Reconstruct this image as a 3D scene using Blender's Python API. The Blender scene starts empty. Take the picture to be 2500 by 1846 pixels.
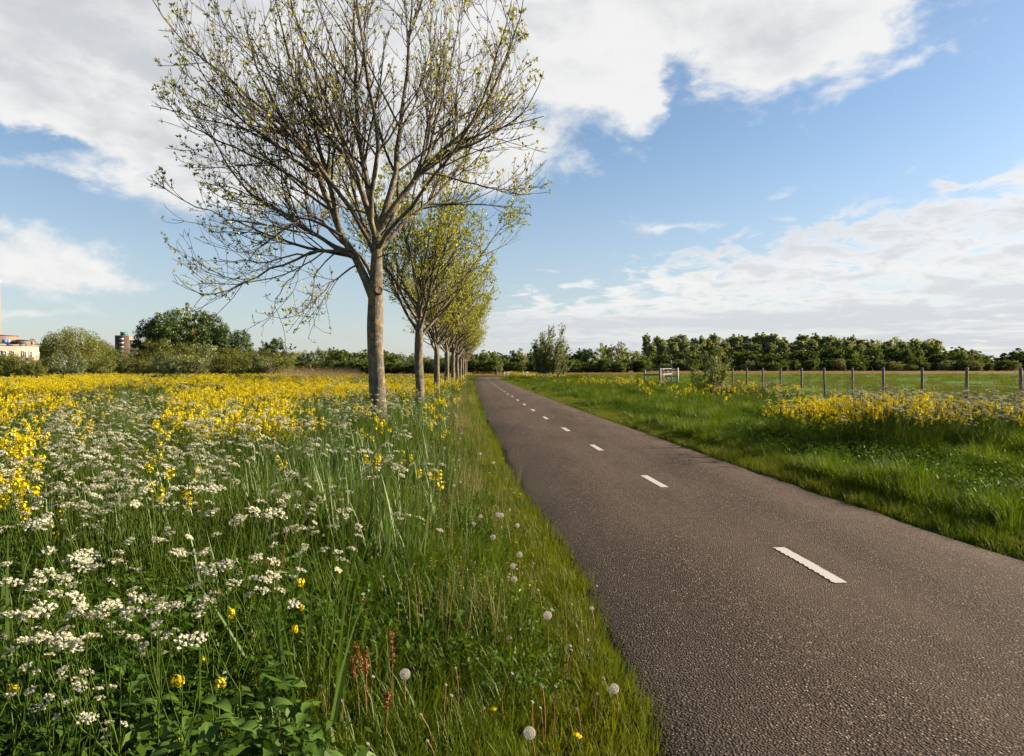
import bpy, math, random
import numpy as np
from mathutils import Vector, Euler, Matrix

PI = math.pi
R = math.radians
RNG = np.random.default_rng(7)
random.seed(7)
sc = bpy.context.scene
COL = sc.collection

# ------------------------------------------------------------------ camera
CAMH = 1.58
FPX, HOR = 1667.0, 899.0            # focal length and horizon row in photo pixels (2500 x 1846)
cd = bpy.data.cameras.new('camera')
cam = bpy.data.objects.new('camera', cd)
COL.objects.link(cam)
cd.sensor_width = 36.0
cd.lens = 24.0
cd.clip_start = 0.05
cd.clip_end = 6000
cam.location = (0, 0, CAMH)
cam.rotation_euler = (R(90) - math.atan((923 - HOR) / FPX), 0, 0)
sc.camera = cam

# ------------------------------------------------------------------ sun + exposure
SUN_AZ, SUN_EL = R(80), R(20.5)        # azimuth from +Y towards +X
S = Vector((math.sin(SUN_AZ) * math.cos(SUN_EL), math.cos(SUN_AZ) * math.cos(SUN_EL), math.sin(SUN_EL)))
ld = bpy.data.lights.new('sun', 'SUN')
ld.energy = 5.0
ld.angle = R(0.55)
ld.color = (1.0, 0.83, 0.62)
sun = bpy.data.objects.new('sun', ld)
COL.objects.link(sun)
sun.location = (60, 10, 40)
sun.rotation_euler = (-S).to_track_quat('-Z', 'Y').to_euler()

sc.view_settings.view_transform = 'Standard'
sc.view_settings.look = 'None'
sc.view_settings.exposure = 1.8
sc.view_settings.gamma = 1.0
sc.view_settings.use_curve_mapping = False
sc.render.engine = 'CYCLES'
cy = sc.cycles
cy.use_denoising = True
cy.use_adaptive_sampling = True
cy.adaptive_threshold = 0.035
cy.max_bounces = 4
cy.diffuse_bounces = 2
cy.glossy_bounces = 2
cy.transmission_bounces = 4
cy.transparent_max_bounces = 6
cy.caustics_reflective = False
cy.caustics_refractive = False
sc.render.use_persistent_data = False


# ------------------------------------------------------------------ node helper
class NT:
    def __init__(self, tree):
        self.t = tree
        tree.nodes.clear()

    def n(self, typ, **kw):
        nd = self.t.nodes.new(typ)
        for k, v in kw.items():
            setattr(nd, k, v)
        return nd

    def link(self, a, b):
        self.t.links.new(a, b)

    def put(self, sock, v):
        if v is None:
            return
        if hasattr(v, 'is_output') or isinstance(v, bpy.types.NodeSocket):
            self.link(v, sock)
        else:
            if isinstance(v, (tuple, list)) and len(v) == 3 and sock.type == 'RGBA':
                v = (*v, 1.0)
            sock.default_value = v

    def m(self, op, a, b=None, c=None, clamp=False):
        nd = self.n('ShaderNodeMath', operation=op, use_clamp=clamp)
        for i, v in enumerate((a, b, c)):
            if v is not None:
                self.put(nd.inputs[i], v)
        return nd.outputs[0]

    def v(self, op, a, b=None, scale=None):
        nd = self.n('ShaderNodeVectorMath', operation=op)
        self.put(nd.inputs[0], a)
        if b is not None:
            self.put(nd.inputs[1], b)
        if scale is not None:
            self.put(nd.inputs['Scale'], scale)
        return nd.outputs['Value'] if op in ('DOT_PRODUCT', 'LENGTH', 'DISTANCE') else nd.outputs[0]

    def xyz(self, x, y, z):
        nd = self.n('ShaderNodeCombineXYZ')
        for i, q in enumerate((x, y, z)):
            self.put(nd.inputs[i], q)
        return nd.outputs[0]

    def sep(self, vec):
        nd = self.n('ShaderNodeSeparateXYZ')
        self.put(nd.inputs[0], vec)
        return nd.outputs

    def noise(self, vec, scale, detail=4, rough=0.55, dist=0.0, out='Fac'):
        nd = self.n('ShaderNodeTexNoise')
        nd.inputs['Scale'].default_value = scale
        nd.inputs['Detail'].default_value = detail
        nd.inputs['Roughness'].default_value = rough
        nd.inputs['Distortion'].default_value = dist
        if vec is not None:
            self.put(nd.inputs['Vector'], vec)
        return nd.outputs[out]

    def smooth(self, x, lo, hi, a=0.0, b=1.0):
        nd = self.n('ShaderNodeMapRange', interpolation_type='SMOOTHSTEP')
        self.put(nd.inputs[0], x)
        for i, q in enumerate((lo, hi, a, b)):
            self.put(nd.inputs[i + 1], q)
        return nd.outputs[0]

    def mix(self, f, a, b, blend='MIX'):
        nd = self.n('ShaderNodeMix', data_type='RGBA', blend_type=blend)
        self.put(nd.inputs['Factor'], f)
        self.put(nd.inputs['A'], None)
        self.put(nd.inputs[6], a)
        self.put(nd.inputs[7], b)
        return nd.outputs[2]

    def ramp(self, f, stops, interp='LINEAR'):
        nd = self.n('ShaderNodeValToRGB')
        nd.color_ramp.interpolation = interp
        el = nd.color_ramp.elements
        while len(el) < len(stops):
            el.new(0.5)
        for e, (p, c) in zip(el, stops):
            e.position = p
            e.color = (*c, 1.0) if len(c) == 3 else c
        self.put(nd.inputs[0], f)
        return nd.outputs[0]


# ------------------------------------------------------------------ world: sky + clouds
def view_ang(xv, yv):
    """view pixel (2237 wide) -> azimuth, elevation in radians"""
    dx = (xv * 1.11757 - 1250) / FPX
    dz = (HOR - yv * 1.11757) / FPX
    return math.atan(dx), math.atan(dz / math.sqrt(1 + dx * dx))


world = bpy.data.worlds.new('World')
sc.world = world
world.use_nodes = True
w = NT(world.node_tree)
sky = w.n('ShaderNodeTexSky', sky_type='NISHITA')
sky.sun_disc = False
sky.sun_elevation = SUN_EL
sky.sun_rotation = SUN_AZ
sky.altitude = 0
sky.air_density = 1.0
sky.dust_density = 0.6
sky.ozone_density = 2.2
tc = w.n('ShaderNodeTexCoord').outputs['Generated']
sx_, sy_, sz_ = w.sep(tc)
az = w.m('ARCTAN2', sx_, sy_)
el = w.m('ARCSINE', sz_)
zc = w.m('MAXIMUM', w.m('ADD', sz_, 0.035), 0.012)
P = w.xyz(w.m('DIVIDE', sx_, zc), w.m('DIVIDE', sy_, zc), 0.0)
# warped angular coordinates so that cloud outlines are ragged
ang = w.xyz(az, el, 0.0)
warp = w.noise(w.v('MULTIPLY', ang, (1.0, 1.7, 1.0)), 6.5, 5, 0.6, out='Color')
ang2 = w.v('ADD', ang, w.v('MULTIPLY', w.v('SUBTRACT', warp, (0.5, 0.5, 0.5)), (0.20, 0.13, 0.0)))


def blob(xv, yv, wx, wy, rot, amp):
    a, e = view_ang(xv, yv)
    d = w.v('SUBTRACT', ang2, (a, e, 0))
    k = 1.11757 / FPX
    c, s_ = math.cos(R(rot)), math.sin(R(rot))
    p = w.m('DIVIDE', w.v('DOT_PRODUCT', d, (c, s_, 0)), wx * k)
    q = w.m('DIVIDE', w.v('DOT_PRODUCT', d, (-s_, c, 0)), wy * k)
    r2 = w.m('ADD', w.m('MULTIPLY', p, p), w.m('MULTIPLY', q, q))
    return w.m('MULTIPLY', w.m('EXPONENT', w.m('MULTIPLY', r2, -1.0)), amp)


BLOBS = [
    (120, 120, 420, 150, -8, 1.0), (430, 20, 420, 120, 0, .9), (345, 320, 170, 120, -30, .95),
    (560, 330, 300, 120, 0, .85), (760, 200, 330, 190, 0, .85), (1000, 250, 230, 130, 0, .7), (1140, 345, 110, 45, 0, .6),
    (800, -80, 700, 130, 0, .9), (1460, 25, 360, 105, 0, .95), (1780, 70, 200, 80, 4, .78), (1940, 60, 90, 60, 20, .55), (1290, 150, 160, 80, 0, .8),
    (1390, 240, 90, 70, -20, .75), (1690, 150, 170, 45, 0, .42), (1400, -190, 560, 150, 0, 1.0),
    (50, 525, 220, 66, -12, .85), (150, 590, 190, 32, 0, .62), (70, 680, 120, 16, 0, .55), (60, 345, 170, 22, 4, .55),
    (250, 158, 170, 20, -14, -.75), (130, 318, 190, 34, -10, -.8), (60, 410, 260, 50, 0, -.55), (600, 520, 330, 80, 0, -.6), (1250, 92, 140, 20, 0, -.7), (1490, 190, 40, 60, 0, -.5),
    (1500, 480, 110, 14, 4, .55), (1680, 430, 120, 14, 4, .5), (1940, 342, 30, 6, 10, .4), (2020, 150, 60, 14, 10, .45),
]
acc = None
for b in BLOBS:
    o = blob(*b)
    acc = o if acc is None else w.m('ADD', acc, o)
# beyond the picture the broken cloud carries on
lf = w.smooth(w.noise(P, 0.42, 2, 0.5), 0.55, 0.70, 0.0, 0.9)
front = w.m('MULTIPLY', w.smooth(w.m('ABSOLUTE', az), 0.70, 0.95, 1.0, 0.0), w.smooth(el, 0.55, 0.75, 1.0, 0.0))
cov = w.m('ADD', acc, w.m('MULTIPLY', lf, w.m('SUBTRACT', 1.0, front)))
nz = w.noise(w.v('MULTIPLY', ang, (1.0, 1.9, 1.0)), 8.0, 9, 0.66, 0.25)
nz2 = w.noise(w.v('ADD', w.v('MULTIPLY', ang, (1.0, 1.9, 1.0)), (0.02, 0.035, 3.0)), 4.0, 6, 0.55)
dens = w.m('ADD', cov, w.m('MULTIPLY', w.m('SUBTRACT', nz, 0.5), 2.0))
cum_a = w.smooth(dens, 0.24, 0.98)
# altocumulus sheet low on the right
e0a, e0 = view_ang(1100, 585)
e1a, e1 = view_ang(2237, 265)
slope = (e1 - e0) / (e1a - e0a)
line = w.m('ADD', w.m('MULTIPLY', w.m('SUBTRACT', az, e0a), slope), e0)
line = w.m('MINIMUM', w.m('MAXIMUM', line, 0.03), 0.33)
below = w.m('SUBTRACT', line, el)
rowv = w.v('MULTIPLY', P, (0.75, 1.25, 1.0))
lnel = w.m('LOGARITHM', w.m('MAXIMUM', w.m('ADD', el, 0.05), 0.01), 2.718)
an = w.noise(w.xyz(w.m('MULTIPLY', az, 9.0), w.m('MULTIPLY', lnel, 5.0), 0.0), 2.1, 7, 0.60, 0.5)
an_b = w.noise(w.v('ADD', rowv, (7.3, 2.1, 0)), 0.32, 3, 0.5)
alt = w.m('ADD', w.m('MULTIPLY', w.m('SUBTRACT', an, 0.5), 3.3), w.m('MULTIPLY', w.m('SUBTRACT', an_b, 0.5), 1.4))
alt = w.m('ADD', alt, w.smooth(below, -0.06, 0.10, -1.0, 0.62))
alt_a = w.m('MULTIPLY', w.smooth(alt, -0.1, 0.6), w.smooth(az, -0.20, 0.06, 0.12, 0.92))
# thin veil towards the horizon
veil = w.m('MULTIPLY', w.smooth(el, 0.0, 0.34, 1.0, 0.0), 0.56)

skc = w.v('SCALE', sky.outputs[0], scale=1.0)
hsv = w.n('ShaderNodeHueSaturation')
hsv.inputs['Saturation'].default_value = 1.0
hsv.inputs['Value'].default_value = 0.97
w.link(skc, hsv.inputs['Color'])
base = hsv.outputs[0]
W_SKY = 0.05
k_ = 0.574 / W_SKY      # cloud radiances below are relative to the exposure
c_veil = tuple(x * k_ for x in (0.285, 0.307, 0.335))
c_lit = tuple(x * k_ for x in (0.47, 0.465, 0.455))
c_shade = tuple(x * k_ for x in (0.325, 0.33, 0.34))
c_alt = tuple(x * k_ for x in (0.47, 0.465, 0.455))
c_alts = tuple(x * k_ for x in (0.36, 0.37, 0.385))
base = w.mix(veil, base, c_veil)
alt_col = w.mix(w.smooth(w.m('ADD', an_b, w.m('MULTIPLY', w.m('SUBTRACT', an, 0.5), 0.7)), 0.42, 0.62), c_alt, c_alts)
alt_col = w.mix(w.smooth(el, 0.01, 0.12, 0.5, 0.0), alt_col, c_veil)
base = w.mix(alt_a, base, alt_col)
nz3 = w.noise(w.v('MULTIPLY', w.v('ADD', ang, (0.022, 0.012, 0.0)), (1.0, 1.9, 1.0)), 9.0, 5, 0.6, 0.25)
thick = w.m('ADD', w.m('MULTIPLY', w.smooth(dens, 0.6, 1.9), 0.55), w.m('MULTIPLY', w.m('SUBTRACT', nz2, 0.5), 1.5))
thick = w.m('ADD', thick, w.m('MULTIPLY', w.m('SUBTRACT', nz3, nz), 1.6))
thick = w.m('ADD', thick, w.smooth(az, -0.65, 0.3, 0.22, -0.12))
cum_col = w.mix(w.smooth(thick, 0.0, 1.05), c_lit, c_shade)
base = w.mix(w.m('MULTIPLY', cum_a, 0.93), base, cum_col)
bg = w.n('ShaderNodeBackground')
bg.inputs['Strength'].default_value = W_SKY
w.link(base, bg.inputs['Color'])
wo = w.n('ShaderNodeOutputWorld')
w.link(bg.outputs[0], wo.inputs['Surface'])


# ------------------------------------------------------------------ mesh helpers
class MB:
    """collects vertices and faces (tris / quads / n-gons) with a material slot each"""

    def __init__(self):
        self.V, self.F, self.M, self.n = [], [], [], 0

    def add(self, V, F, m=0):
        V = np.asarray(V, dtype=np.float32).reshape(-1, 3)
        F = np.asarray(F, dtype=np.int32)
        if len(F) == 0:
            return
        self.V.append(V)
        self.F.append(F + self.n)
        self.M.append(np.full(len(F), m, dtype=np.int32))
        self.n += len(V)

    def merge(self, other, off=(0, 0, 0), rot=None, s=1.0, mm=None):
        Q = np.concatenate(other.V) * s
        if rot is not None:
            Q = Q @ np.array(rot).T
        first = self.n
        self.V.append((Q + np.array(off)).astype(np.float32))
        self.n += len(Q)
        for F, Mi in zip(other.F, other.M):
            self.F.append((F + first).astype(np.int32))
            self.M.append(Mi if mm is None else np.full(len(F), mm, dtype=np.int32))

    def mesh(self, name, mats, smooth=False):
        me = bpy.data.meshes.new(name)
        V = np.concatenate(self.V)
        me.vertices.add(len(V))
        me.vertices.foreach_set('co', V.ravel())
        tot = np.concatenate([np.full(len(F), F.shape[1], dtype=np.int32) for F in self.F])
        loops = np.concatenate([F.ravel() for F in self.F])
        st = np.concatenate([[0], np.cumsum(tot)[:-1]]).astype(np.int32)
        me.loops.add(len(loops))
        me.loops.foreach_set('vertex_index', loops)
        me.polygons.add(len(tot))
        me.polygons.foreach_set('loop_start', st)
        me.polygons.foreach_set('loop_total', tot)
        me.polygons.foreach_set('material_index', np.concatenate(self.M))
        if smooth:
            me.polygons.foreach_set('use_smooth', np.ones(len(tot), dtype=bool))
        for m in (mats if isinstance(mats, (list, tuple)) else [mats]):
            me.materials.append(m)
        me.update(calc_edges=True)
        me.validate()
        return me

    # --- shapes
    def box(self, c, s, m=0, rz=0.0):
        x, y, z = np.array(s) / 2.0
        V = np.array([(-x, -y, -z), (x, -y, -z), (x, y, -z), (-x, y, -z), (-x, -y, z), (x, -y, z), (x, y, z), (-x, y, z)])
        if rz:
            V = V @ np.array(Matrix.Rotation(rz, 3, 'Z')).T
        self.add(V + np.array(c), [(0, 3, 2, 1), (4, 5, 6, 7), (0, 1, 5, 4), (1, 2, 6, 5), (2, 3, 7, 6), (3, 0, 4, 7)], m)

    def beam(self, a, b, wd, th, m=0):
        """rectangular bar from a to b"""
        a, b = Vector(a), Vector(b)
        d = (b - a).normalized()
        up = Vector((0, 0, 1)) if abs(d.z) < 0.9 else Vector((0, 1, 0))
        sx = d.cross(up).normalized() * wd / 2
        sz = sx.cross(d).normalized() * th / 2
        V = [a - sx - sz, a + sx - sz, a + sx + sz, a - sx + sz, b - sx - sz, b + sx - sz, b + sx + sz, b - sx + sz]
        self.add([tuple(q) for q in V], [(0, 3, 2, 1), (4, 5, 6, 7), (0, 1, 5, 4), (1, 2, 6, 5), (2, 3, 7, 6), (3, 0, 4, 7)], m)

    def tubes(self, Pn, Rn, sides=4, m=0, cap=False):
        """Pn (n,k,3), Rn (n,k)"""
        Pn = np.asarray(Pn, dtype=np.float64)
        Rn = np.asarray(Rn, dtype=np.float64)
        if Pn.ndim == 2:
            Pn, Rn = Pn[None], Rn[None]
        n, k, _ = Pn.shape
        T = np.gradient(Pn, axis=1)
        T /= np.linalg.norm(T, axis=2, keepdims=True) + 1e-9
        mean = T.mean(axis=1)
        ref = np.where(np.abs(mean[:, 2:3]) > 0.8, np.array([[1.0, 0.13, 0]]), np.array([[0.05, 0.1, 1.0]]))
        A = np.cross(T, ref[:, None, :])
        A /= np.linalg.norm(A, axis=2, keepdims=True) + 1e-9
        B = np.cross(T, A)
        th = np.arange(sides) * 2 * PI / sides
        V = Pn[:, :, None, :] + Rn[:, :, None, None] * (A[:, :, None, :] * np.cos(th)[None, None, :, None] + B[:, :, None, :] * np.sin(th)[None, None, :, None])
        i = np.arange(n)[:, None, None] * k * sides
        j = np.arange(k - 1)[None, :, None] * sides
        s = np.arange(sides)[None, None, :]
        s2 = (s + 1) % sides
        F = np.stack([i + j + s, i + j + s2, i + j + sides + s2, i + j + sides + s], axis=-1).reshape(-1, 4)
        self.add(V.reshape(-1, 3), F[:, ::-1], m)
        if cap:
            base = V.reshape(n, k, sides, 3)
            for q in range(n):
                self.add(base[q, -1], [tuple(range(sides))[::-1]], m)

    def cards(self, C, Nn, size, m=0, aspect=1.0, rng=RNG, shape='quad', bend=0.0):
        """flat leaf cards: centres C (n,3), normals Nn (n,3), size (n)"""
        n = len(C)
        Nn = Nn / (np.linalg.norm(Nn, axis=1, keepdims=True) + 1e-9)
        r = rng.normal(size=(n, 3))
        U = np.cross(Nn, r); U /= np.linalg.norm(U, axis=1, keepdims=True) + 1e-9
        W = np.cross(Nn, U)
        sz = np.broadcast_to(np.asarray(size, dtype=np.float64), (n,))[:, None]
        U = U * sz * 0.5
        W = W * sz * 0.5 * aspect
        if shape == 'quad':
            V = np.stack([C - U - W * .8, C + U - W, C + U * .85 + W, C - U + W * .9], axis=1)
            F = np.arange(n)[:, None] * 4 + np.arange(4)[None]
        else:  # pointed leaf
            V = np.stack([C - U, C - U * .15 + W * .5, C + U, C - U * .15 - W * .5], axis=1)
            F = np.arange(n)[:, None] * 4 + np.arange(4)[None]
        self.add(V.reshape(-1, 3), F, m)

    def blades(self, base, h, wd, az_, lean, curl, m=0, rows=3, tilt_w=None):
        """grass blades, tapering, bending over; all arrays of length n"""
        n = len(h)
        d = np.stack([np.cos(az_), np.sin(az_), np.zeros(n)], axis=1)
        side = np.stack([-np.sin(az_), np.cos(az_), np.zeros(n)], axis=1)
        t = np.arange(rows + 1) / rows
        ang_ = lean[:, None] + curl[:, None] * t[None] ** 1.4
        seg = (h / rows)[:, None]
        xs = np.concatenate([np.zeros((n, 1)), np.cumsum(np.sin(ang_[:, :-1]) * seg, axis=1)], axis=1)
        zs = np.concatenate([np.zeros((n, 1)), np.cumsum(np.cos(ang_[:, :-1]) * seg, axis=1)], axis=1)
        C = base[:, None, :] + d[:, None, :] * xs[:, :, None] + np.array([0, 0, 1.0]) * zs[:, :, None]
        wt = np.array([.75, 1.0, .8, .5, .3][:rows])
        hw = wd[:, None] * wt[None] * 0.5
        L = C[:, :rows] - side[:, None, :] * hw[:, :, None]
        Q = C[:, :rows] + side[:, None, :] * hw[:, :, None]
        V = np.concatenate([np.stack([L, Q], axis=2).reshape(n, rows * 2, 3), C[:, rows:rows + 1]], axis=1)
        o = np.arange(n)[:, None] * (rows * 2 + 1)
        quads = []
        for r_ in range(rows - 1):
            quads.append(o + np.array([[2 * r_, 2 * r_ + 1, 2 * r_ + 3, 2 * r_ + 2]]))
        if quads:
            self.add(V.reshape(-1, 3), np.concatenate(quads), m)
            k = self.n - n * (rows * 2 + 1)
        else:
            k = None
        tri = o + np.array([[2 * rows - 2, 2 * rows - 1, 2 * rows]])
        # tips share the vertices just added
        self.V.append(np.zeros((0, 3), dtype=np.float32))
        self.F.append((tri + k).astype(np.int32))
        self.M.append(np.full(len(tri), m, dtype=np.int32))


def new_obj(name, me, parent=None, loc=None, rz=None, sc_=None):
    o = bpy.data.objects.new(name, me)
    COL.objects.link(o)
    if parent is not None:
        o.parent = parent
    if loc is not None:
        o.location = loc
    if rz is not None:
        o.rotation_euler = (0, 0, rz) if not isinstance(rz, (tuple, list)) else rz
    if sc_ is not None:
        o.scale = (sc_,) * 3 if not isinstance(sc_, (tuple, list)) else sc_
    return o


def tag(o, label=None, cat=None, group=None, kind=None):
    if label: o['label'] = label
    if cat: o['category'] = cat
    if group: o['group'] = group
    if kind: o['kind'] = kind
    return o


def thing(name, label, cat, loc, rz=0.0, group=None, scale=1.0):
    o = new_obj(name, None, None, loc, rz, scale)
    o.empty_display_size = 0.2
    return tag(o, label, cat, group)


def scatter(name, templates, pts, rot, scl, idx, kind='stuff', label=None, cat=None):
    """one 'stuff' object: a cloud of points carrying instances of the template meshes"""
    coll = bpy.data.collections.new('templates_' + name)
    for i, me in enumerate(templates):
        t = bpy.data.objects.new('%s_sprig_%02d' % (name, i), me)
        coll.objects.link(t)
    n = len(pts)
    me = bpy.data.meshes.new(name)
    me.vertices.add(n)
    me.vertices.foreach_set('co', np.asarray(pts, dtype=np.float32).ravel())
    a = me.attributes.new('rot', 'FLOAT_VECTOR', 'POINT'); a.data.foreach_set('vector', np.asarray(rot, dtype=np.float32).ravel())
    a = me.attributes.new('scl', 'FLOAT_VECTOR', 'POINT')
    s3 = np.asarray(scl, dtype=np.float32)
    if s3.ndim == 1:
        s3 = np.repeat(s3[:, None], 3, axis=1)
    a.data.foreach_set('vector', s3.ravel())
    a = me.attributes.new('idx', 'INT', 'POINT'); a.data.foreach_set('value', np.asarray(idx, dtype=np.int32))
    o = new_obj(name, me)
    ng = bpy.data.node_groups.new('scatter_' + name, 'GeometryNodeTree')
    ng.interface.new_socket('Geometry', in_out='INPUT', socket_type='NodeSocketGeometry')
    ng.interface.new_socket('Geometry', in_out='OUTPUT', socket_type='NodeSocketGeometry')
    gi = ng.nodes.new('NodeGroupInput'); go = ng.nodes.new('NodeGroupOutput')
    ci = ng.nodes.new('GeometryNodeCollectionInfo')
    ci.inputs['Collection'].default_value = coll
    ci.inputs['Separate Children'].default_value = True
    ci.inputs['Reset Children'].default_value = True
    ip = ng.nodes.new('GeometryNodeInstanceOnPoints')
    ip.inputs['Pick Instance'].default_value = True

    def attr(nm, ty):
        q = ng.nodes.new('GeometryNodeInputNamedAttribute'); q.data_type = ty
        q.inputs['Name'].default_value = nm
        return q.outputs['Attribute']
    L = ng.links.new
    L(gi.outputs[0], ip.inputs['Points'])
    L(ci.outputs[0], ip.inputs['Instance'])
    L(attr('idx', 'INT'), ip.inputs['Instance Index'])
    L(attr('rot', 'FLOAT_VECTOR'), ip.inputs['Rotation'])
    L(attr('scl', 'FLOAT_VECTOR'), ip.inputs['Scale'])
    L(ip.outputs[0], go.inputs[0])
    md = o.modifiers.new('scatter', 'NODES')
    md.node_group = ng
    tag(o, label, cat, kind=kind)
    return o


# ------------------------------------------------------------------ materials
def new_mat(name):
    m = bpy.data.materials.new(name)
    m.use_nodes = True
    return m, NT(m.node_tree)


def out(t, sh):
    o = t.n('ShaderNodeOutputMaterial')
    t.link(sh, o.inputs['Surface'])
    return o


def leaf_mat(name, c1, c2, trans=0.35, tcol=None, patch=0.35, gloss=0.08, var=0.5, rough=0.5, grad=None, k=0.70):
    """foliage: diffuse + light passing through, colour varied per plant and over the ground"""
    c1 = tuple(x * k for x in c1); c2 = tuple(x * k for x in c2)
    m, t = new_mat(name)
    oi = t.n('ShaderNodeObjectInfo')
    ge = t.n('ShaderNodeNewGeometry')
    rnd = t.m('ADD', t.m('MULTIPLY', oi.outputs['Random'], var), t.m('MULTIPLY', ge.outputs['Random Per Island'], 1 - var))
    col = t.mix(rnd, c1, c2)
    if patch:
        pn = t.noise(ge.outputs['Position'], 0.55, 3, 0.6)
        col = t.mix(t.smooth(pn, 0.35, 0.65, 0.0, patch), col, tuple(x * f for x, f in zip(c2, (1.45, 1.15, 0.8))))
    if grad:
        tcg = t.n('ShaderNodeTexCoord')
        z = t.sep(tcg.outputs['Object'])[2]
        col = t.mix(t.smooth(z, grad[0], grad[1]), col, grad[2])
    d = t.n('ShaderNodeBsdfDiffuse'); t.link(col, d.inputs['Color'])
    tr = t.n('ShaderNodeBsdfTranslucent')
    tcl = t.mix(1.0, col, tcol or (1.35, 1.25, 0.45), 'MULTIPLY')
    t.link(tcl, tr.inputs['Color'])
    mx = t.n('ShaderNodeMixShader'); mx.inputs[0].default_value = trans
    t.link(d.outputs[0], mx.inputs[1]); t.link(tr.outputs[0], mx.inputs[2])
    res = mx.outputs[0]
    if gloss:
        g = t.n('ShaderNodeBsdfGlossy'); g.inputs['Roughness'].default_value = rough
        g.inputs['Color'].default_value = (.5, .55, .45, 1)
        m2 = t.n('ShaderNodeMixShader'); m2.inputs[0].default_value = gloss
        t.link(res, m2.inputs[1]); t.link(g.outputs[0], m2.inputs[2])
        res = m2.outputs[0]
    out(t, res)
    return m


def plain(name, col, rough=0.7, var=0.25, scale=8.0, metallic=0.0, bump=0.0, col2=None, k=0.78):
    col = tuple(x * k for x in col)
    m, t = new_mat(name)
    b = t.n('ShaderNodeBsdfPrincipled')
    tcn = t.n('ShaderNodeTexCoord').outputs['Object']
    nz_ = t.noise(tcn, scale, 5, 0.6)
    c = t.mix(t.smooth(nz_, 0.3, 0.7), tuple(x * (1 - var) for x in col), col2 or tuple(min(1, x * (1 + var)) for x in col))
    t.link(c, b.inputs['Base Color'])
    b.inputs['Roughness'].default_value = rough
    b.inputs['Metallic'].default_value = metallic
    if bump:
        bp = t.n('ShaderNodeBump'); bp.inputs['Strength'].default_value = bump; bp.inputs['Distance'].default_value = 0.01
        t.link(nz_, bp.inputs['Height']); t.link(bp.outputs[0], b.inputs['Normal'])
    out(t, b.outputs[0])
    return m


def bark_mat(name, c1, c2, lichen=0.5, scale=1.0):
    m, t = new_mat(name)
    b = t.n('ShaderNodeBsdfPrincipled')
    tcn = t.n('ShaderNodeTexCoord').outputs['Object']
    v1 = t.v('MULTIPLY', tcn, (1, 1, 0.28))
    n1 = t.noise(v1, 34 * scale, 6, 0.65, 0.6)
    n2 = t.noise(tcn, 3.2 * scale, 5, 0.65)
    n3 = t.noise(t.v('ADD', tcn, (5, 3, 1)), 6.0 * scale, 6, 0.7)
    col = t.mix(t.smooth(n1, 0.35, 0.65), c1, c2)
    col = t.mix(t.smooth(n2, 0.45, 0.62, 0, .55), col, tuple(x * 1.35 for x in c2))
    if lichen:
        zf = t.smooth(t.sep(tcn)[2], 0.8, 2.2, 0.45, 1.0)
        col = t.mix(t.m('MULTIPLY', t.smooth(n3, 0.50, 0.60, 0, lichen), zf), col, (0.20, 0.135, 0.022))
        n4 = t.noise(t.v('ADD', tcn, (1, 8, 2)), 11 * scale, 4, 0.6)
        col = t.mix(t.smooth(n4, 0.56, 0.64, 0, .5), col, (0.26, 0.245, 0.195))
    t.link(col, b.inputs['Base Color'])
    b.inputs['Roughness'].default_value = 0.9
    bp = t.n('ShaderNodeBump'); bp.inputs['Strength'].default_value = 0.9; bp.inputs['Distance'].default_value = 0.02
    t.link(n1, bp.inputs['Height']); t.link(bp.outputs[0], b.inputs['Normal'])
    out(t, b.outputs[0])
    return m


M = {}
M['grass'] = leaf_mat('grass_blade', (0.050, 0.104, 0.004), (0.108, 0.172, 0.007), 0.42, patch=.35, gloss=.03, k=.66)
M['lawn'] = leaf_mat('lawn_blade', (0.062, 0.112, 0.005), (0.140, 0.180, 0.010), 0.42, patch=.5, gloss=.03, k=.66)
M['reed'] = leaf_mat('reed_blade', (0.055, 0.110, 0.022), (0.105, 0.165, 0.040), 0.34, patch=.2, gloss=.05, k=.70, tcol=(1.15, 1.25, .5))
M['herb'] = leaf_mat('herb_leaf', (0.032, 0.090, 0.005), (0.078, 0.150, 0.009), 0.36, patch=.25, gloss=.03, k=.66)
M['nettle'] = leaf_mat('nettle_leaf', (0.052, 0.125, 0.014), (0.095, 0.175, 0.024), 0.33, k=.78, patch=.1, gloss=.06)
M['stem'] = leaf_mat('green_stem', (0.060, 0.115, 0.010), (0.105, 0.16, 0.016), 0.25, patch=0, gloss=.02, k=.62)
M['dry'] = leaf_mat('dry_stalk', (0.26, 0.19, 0.085), (0.42, 0.31, 0.16), 0.20, patch=0, gloss=.03, tcol=(1.1, 1.0, .8))
M['drypink'] = leaf_mat('dry_dock_stalk', (0.20, 0.125, 0.075), (0.36, 0.25, 0.17), 0.12, patch=0, gloss=.03, tcol=(1.1, .95, .8))
M['white'] = leaf_mat('umbel_floret', (0.38, 0.375, 0.265), (0.52, 0.515, 0.385), 0.30, k=1, patch=0, gloss=0, tcol=(1, 1, .85))
M['yellow'] = leaf_mat('rape_petal', (0.50, 0.385, 0.004), (0.62, 0.505, 0.008), 0.32, k=1, patch=0, gloss=.02, tcol=(1.05, 1.0, .6))
M['bud'] = leaf_mat('rape_bud', (0.20, 0.23, 0.03), (0.30, 0.30, 0.04), 0.2, patch=0, gloss=.02)
M['fluff'] = leaf_mat('dandelion_fluff', (0.40, 0.385, 0.35), (0.52, 0.50, 0.46), 0.45, k=1, patch=0, gloss=0, tcol=(1, 1, 1))
M['seed'] = plain('dandelion_seed', (0.20, 0.13, 0.07), .8)
M['redstem'] = leaf_mat('dandelion_stalk', (0.24, 0.155, 0.055), (0.34, 0.16, 0.085), 0.2, patch=0, gloss=.06, tcol=(1.2, 1, .5))
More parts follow.
